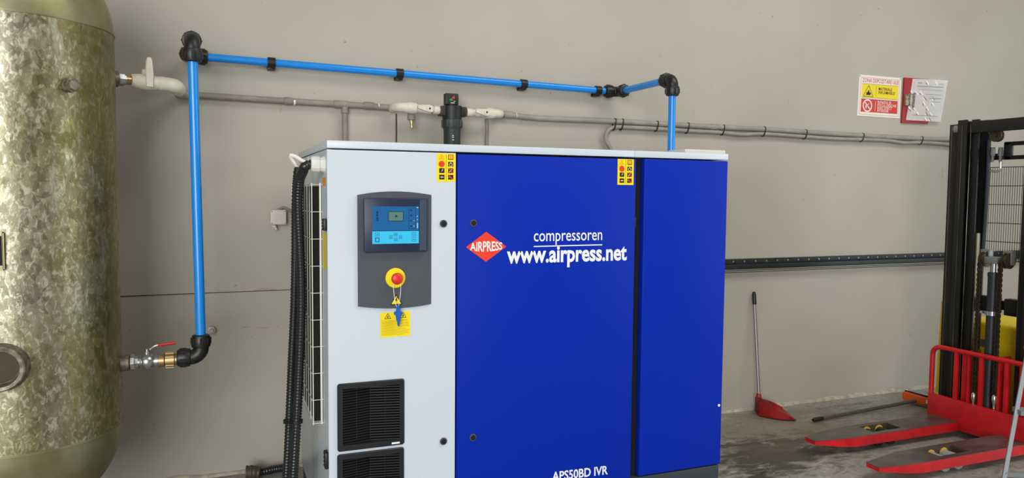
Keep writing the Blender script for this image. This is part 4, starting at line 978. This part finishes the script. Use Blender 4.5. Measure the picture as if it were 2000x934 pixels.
for y in (SY+.115, SY-.2):
    bm = B(); box(bm, (FX+.03, y-.02, .12), (FX+.05, y+.02, ztp-.005), .002); obj('carriage_rib', bm, 'stacker_red', stk)
# mast
MX = 3.50; MT = 1.752
def upright(side):
    yo = SY+side*.285; m = 1
    bm = B()
    def ch(y0, y1, x0, x1, z0, z1):
        a, c = SY+side*y0, SY+side*y1; t = .012
        box(bm, (x0, a, z0), (x1, a+(c-a)*.08+side*.004, z1), .002)         # web toward the outside
        box(bm, (x0, a, z0), (x0+t, c, z1), .002); box(bm, (x1-t, a, z0), (x1, c, z1), .002)
    ch(.285, .235, MX+.0, MX+.115, .05, MT-.02)
    o = obj('mast_outer_channel', bm, 'mast_black', stk)
    bm = B(); ch(.228, .175, MX-.012, MX+.105, .06, MT); ch(.17, .128, MX+.02, MX+.11, .06, MT); obj('mast_inner_channel', bm, 'mast_black', stk)
    bm = B(); box(bm, (MX+.03, SY+side*.128, .1), (MX+.06, SY+side*.118, 1.13), .002); obj('guide_rail', bm, 'steel_rail', stk)
    bm = B(); 
    for y in (.262, .2, .15): box(bm, (MX-.0145, SY+side*(y-.0012), .08), (MX-.0115, SY+side*(y+.0012), MT-.03))
    obj('worn_edge', bm, 'steel_rail', stk)
    bm = B(); cyl(bm, (MX+.02, SY+side*.26, MT-.045), (MX+.02, SY+side*.20, MT-.045), .028, n=20); obj('mast_roller', bm, 'bolt_grey', stk)
upright(1); upright(-1)
bm = B(); box(bm, (MX+.0, SY-.24, MT-.075), (MX+.03, SY+.13+.1, MT-.012), .004); obj('top_crossbeam', bm, 'mast_black', stk)
bm = B(); z0, z1 = at(1970, 312, X=MX+.14).z, at(1970, 277, X=MX+.14).z
yl_, yr_ = at(1962, 290, X=MX+.14).y, SY-.25
for lo, hi in (((yr_, z1-.022), (yl_, z1)), ((yr_, z0), (yl_, z0+.022)), ((yl_-.045, z0), (yl_, z1)), ((yr_, z0), (yr_+.045, z1))): box(bm, (MX+.13, lo[0], lo[1]), (MX+.15, hi[0], hi[1]), .006)
obj('rear_handle', bm, 'mast_black', stk)
bm = B(); box(bm, (MX+.12, at(1925, 315, X=MX+.13).y, z0-.0), (MX+.135, yl_-.01, z0+.035), .003); box(bm, (MX+.1, at(1925, 300, X=MX+.13).y-.02, z0-.04), (MX+.12, at(1925, 300, X=MX+.13).y+.005, MT-.05)); obj('hose_bracket', bm, 'mast_black', stk)
c = at(1947, 265, X=MX+.06); bm = B(); lathe(bm, c+Vector((-.012, 0, 0)), (1, 0, 0), [(0, .034), (.005, .034), (.007, .028), (.017, .028), (.019, .034), (.024, .034)], 24); lathe(bm, c+Vector((-.02, 0, 0)), (1, 0, 0), [(0, .01), (.03, .01)], 12); obj('hose_pulley', bm, 'chain_steel', stk)
for px in (1939.5, 1955):
    a = at(px, 288, X=MX+.07); bm = B(); lathe(bm, a, (0, 0, -1), [(0, .011), (.02, .013), (.045, .013), (.046, .008), (.08, .008)], 8); obj('hose_fitting', bm, 'rod_chrome', stk)
bm = B(); sweep(bm, catmull([at(1955, 316, X=MX+.07), at(1954, 330, X=MX+.07), at(1949, 335, X=MX+.07), at(1934, 334, X=MX+.07)], .008), .006, 10); obj('steel_tube', bm, 'rod_chrome', stk)
bm = B(); sweep(bm, catmull([at(1938, 258, X=MX+.08), at(1932, 275, X=MX+.08), at(1930, 330, X=MX+.08), at(1925, 420, X=MX+.08), at(1920, 490, X=MX+.08)], .03), .0105, 10); obj('hydraulic_hose', bm, 'plinth_grey', stk)
# cylinder, chains, chain wheels
cx_ = MX+.0; cy_ = at(1939.5, 560, X=MX).y
zt_c = at(1940, 533, X=MX).z
bm = B(); cyl(bm, (cx_, cy_, .06), (cx_, cy_, zt_c), .026, n=24); lathe(bm, (cx_, cy_, zt_c), (0, 0, 1), [(-.02, .028), (0, .028), (.004, .02)], 24); obj('lift_cylinder', bm, 'cylinder_grey', stk)
zr_ = at(1940, 515, X=MX).z; bm = B(); cyl(bm, (cx_, cy_, zt_c), (cx_, cy_, zr_), .0165, n=20); obj('piston_rod', bm, 'rod_chrome', stk)
zc_ = at(1940, 612, X=MX).z; bm = B(); ring(bm, (cx_, cy_, zc_-.012), (0, 0, 1), .026, .0305, .022, 24); box(bm, (cx_-.012, cy_+.028, zc_-.008), (cx_+.012, cy_+.06, zc_+.006), .002); obj('cylinder_clamp', bm, 'rod_chrome', stk)
zh = at(1942, 509, X=MX).z; bm = B(); box(bm, (cx_-.03, cy_-.038, zh-.016), (cx_+.03, cy_+.038, zh+.02), .004); obj('crosshead', bm, 'bolt_grey', stk)
for sgn, px in ((1, 1924), (-1, 1968)):
    y = at(px, 510, X=MX).y; z = zh+.002
    bm = B(); lathe(bm, (cx_, y-.014, z), (0, 1, 0), [(0, .040), (.005, .040), (.007, .033), (.021, .033), (.023, .040), (.028, .040)], 28); obj('chain_wheel', bm, 'chain_steel', stk)
    bm = B()
    for s2 in (-1, 1): box(bm, (cx_-.006, y+s2*.02-.004, z-.02), (cx_+.03, y+s2*.02+.004, z+.05), .002)
    box(bm, (cx_-.006, y-.024, z+.044), (cx_+.03, y+.024, z+.054), .002); obj('wheel_fork', bm, 'bolt_grey', stk)
for (pa, pb) in (((1917, 510), (1903.5, 770)), ((1957, 510), (1944.5, 775))):
    A = at(*pa, X=MX-.03); Cc = at(*pb, X=MX-.03); A = Vector((MX-.04, (A.y+Cc.y)/2, A.z)); Cc = Vector((MX-.04, A.y, Cc.z)); n_ = int((A.z-Cc.z)/.0135); bm = B()
    for k in range(n_):
        z = A.z-(k+.5)*.0135; wd = .0095 if k % 2 else .0065
        for s2 in (-1, 0, 1): box(bm, (A.x-.0055, A.y+s2*wd-.0016, z-.0085), (A.x+.0055, A.y+s2*wd+.0016, z+.0085))
    obj('lift_chain', bm, 'chain_steel', stk)
    bm = B(); lathe(bm, (Cc.x, Cc.y, Cc.z+.01), (0, 0, -1), [(0, .006), (.008, .012), (.03, .013), (.05, .007), (.075, .006)], 10); obj('chain_anchor', bm, 'rod_chrome', stk)
# mesh guard
GX = MX+.16; g0_, g1_ = at(1918, 328, X=GX), at(1920, 508, X=GX); ya, yb = SY-.22, SY+.24; za, zb_ = .98, g0_.z
bm = B()
n_ = int((yb-ya)/.0125)
for k in range(n_+1): cyl(bm, (GX, ya+(yb-ya)*k/n_, za), (GX, ya+(yb-ya)*k/n_, zb_), .0014, n=5)
for k in range(6):
    z = za+(zb_-za)*k/5; cyl(bm, (GX, ya, z), (GX, yb, z), .0022, n=6)
obj('mesh_guard', bm, 'mast_black', stk)
bm = B(); zk = at(1950, 595, X=MX+.1).z
for y0_, y1_ in ((SY+.02, SY+.13), (SY-.13, SY-.02)): box(bm, (MX+.07, y0_, zk-.05), (MX+.12, y1_, zk+.04), .006)
box(bm, (MX+.115, SY-.2, zk-.03), (MX+.14, SY+.2, zk+.02), .004); obj('tie_bracket', bm, 'mast_black', stk)
# yellow body
BX = MX+.17; zy = at(1920, 628, X=BX).z
bm = B(); box(bm, (BX, SY-.30, .12), (BX+.5, SY+.30, zy), .02, 3); body = obj('drive_body', bm, 'stacker_yellow', stk)
bm = B(); a = at(1915, 662, X=BX); c = at(1930, 680, X=BX); box(bm, (BX-.001, a.y, a.z), (BX, c.y, c.z)); obj('body_label', bm, 'bolt_grey', body)
a = at(1841, 588, X=BX-.02); b1 = at(1836, 600, X=BX-.02); c = at(1829, 765, X=BX-.02)
bm = B(); prism(bm, [Vector((BX-.03, SY+.30, .15)), Vector((BX-.03, c.y, c.z)), Vector((BX-.03, a.y+.0, a.z)), Vector((BX-.03, SY+.30, a.z))], (.02, 0, 0)); obj('side_guard', bm, 'stacker_yellow', stk)
bm = B(); box(bm, (BX-.06, SY-.30, .05), (BX+.7, SY-.24, .12), .006); box(bm, (BX-.06, SY+.24, .05), (BX+.7, SY+.30, .12), .006); box(bm, (MX-.01, SY-.29, .05), (BX, SY+.29, .10), .004); obj('chassis', bm, 'mast_black', stk)
for y in (SY-.2, SY+.2):
    bm = B(); cyl(bm, (BX+.35, y-.025, .075), (BX+.35, y+.025, .075), .075, n=28); obj('wheel', bm, 'black_plastic', stk)
bm = B(); sweep(bm, catmull([(BX+.5, SY, .5), (BX+.62, SY, .75), (BX+.72, SY, 1.05)], .03), .02, 12); sweep(bm, [(BX+.72, SY-.18, 1.06), (BX+.72, SY+.18, 1.06)], .015, 12); obj('tiller', bm, 'mast_black', stk)

# ------------------------------------------------------------------ ladder
LYD = -.55
a = at(1961, 934, Y=LYD); c = at(1998, 735, Y=LYD); d = (c-a); foot = a-d*(a.z/d.z); topp = a+d*((1.45-a.z)/d.z)
ld = thing('step_ladder', 'aluminium step ladder with slanted rails at the right edge', 'ladder', (foot.x+.3, foot.y-.1, 0))
ru = Vector((.86, -.51, 0)); 
for k in range(2):
    o = ru*.40*k; bm = B(); P = [foot+o+(-ru*.0 if k else Vector((0, 0, 0))), topp+o*.8]
    sweep(bm, P, .0105, 4); obj('rail', bm, 'ladder_alu', ld)
dn = (topp-foot)/ (topp.z-foot.z); pn = Vector((-ru.y, ru.x, 0))
for k in range(5):
    z = at(1972, 924, Y=LYD).z + .26*k; q0 = foot+dn*z; q1 = q0+ru*.40*(1-.2*z/1.45)
    bm = B(); n2 = pn*.035 if k else pn*.008
    prism(bm, [q0-n2-Vector((0, 0, .009)), q1-n2-Vector((0, 0, .009)), q1+n2-Vector((0, 0, .009)), q0+n2-Vector((0, 0, .009))], (0, 0, .018)); obj('step', bm, 'ladder_alu', ld)
for k in range(2):
    o = ru*.40*k; bm = B(); sweep(bm, [Vector((foot.x+.62, foot.y+.1, 0))+o, topp+o*.8+Vector((.0, 0, -.03))], .011, 4); obj('rear_leg', bm, 'ladder_alu', ld)
bm = B(); q0 = topp; q1 = topp+ru*.32; prism(bm, [q0-pn*.07, q1-pn*.07, q1+pn*.09, q0+pn*.09], (0, 0, .025)); obj('top_cap', bm, 'black_plastic', ld)
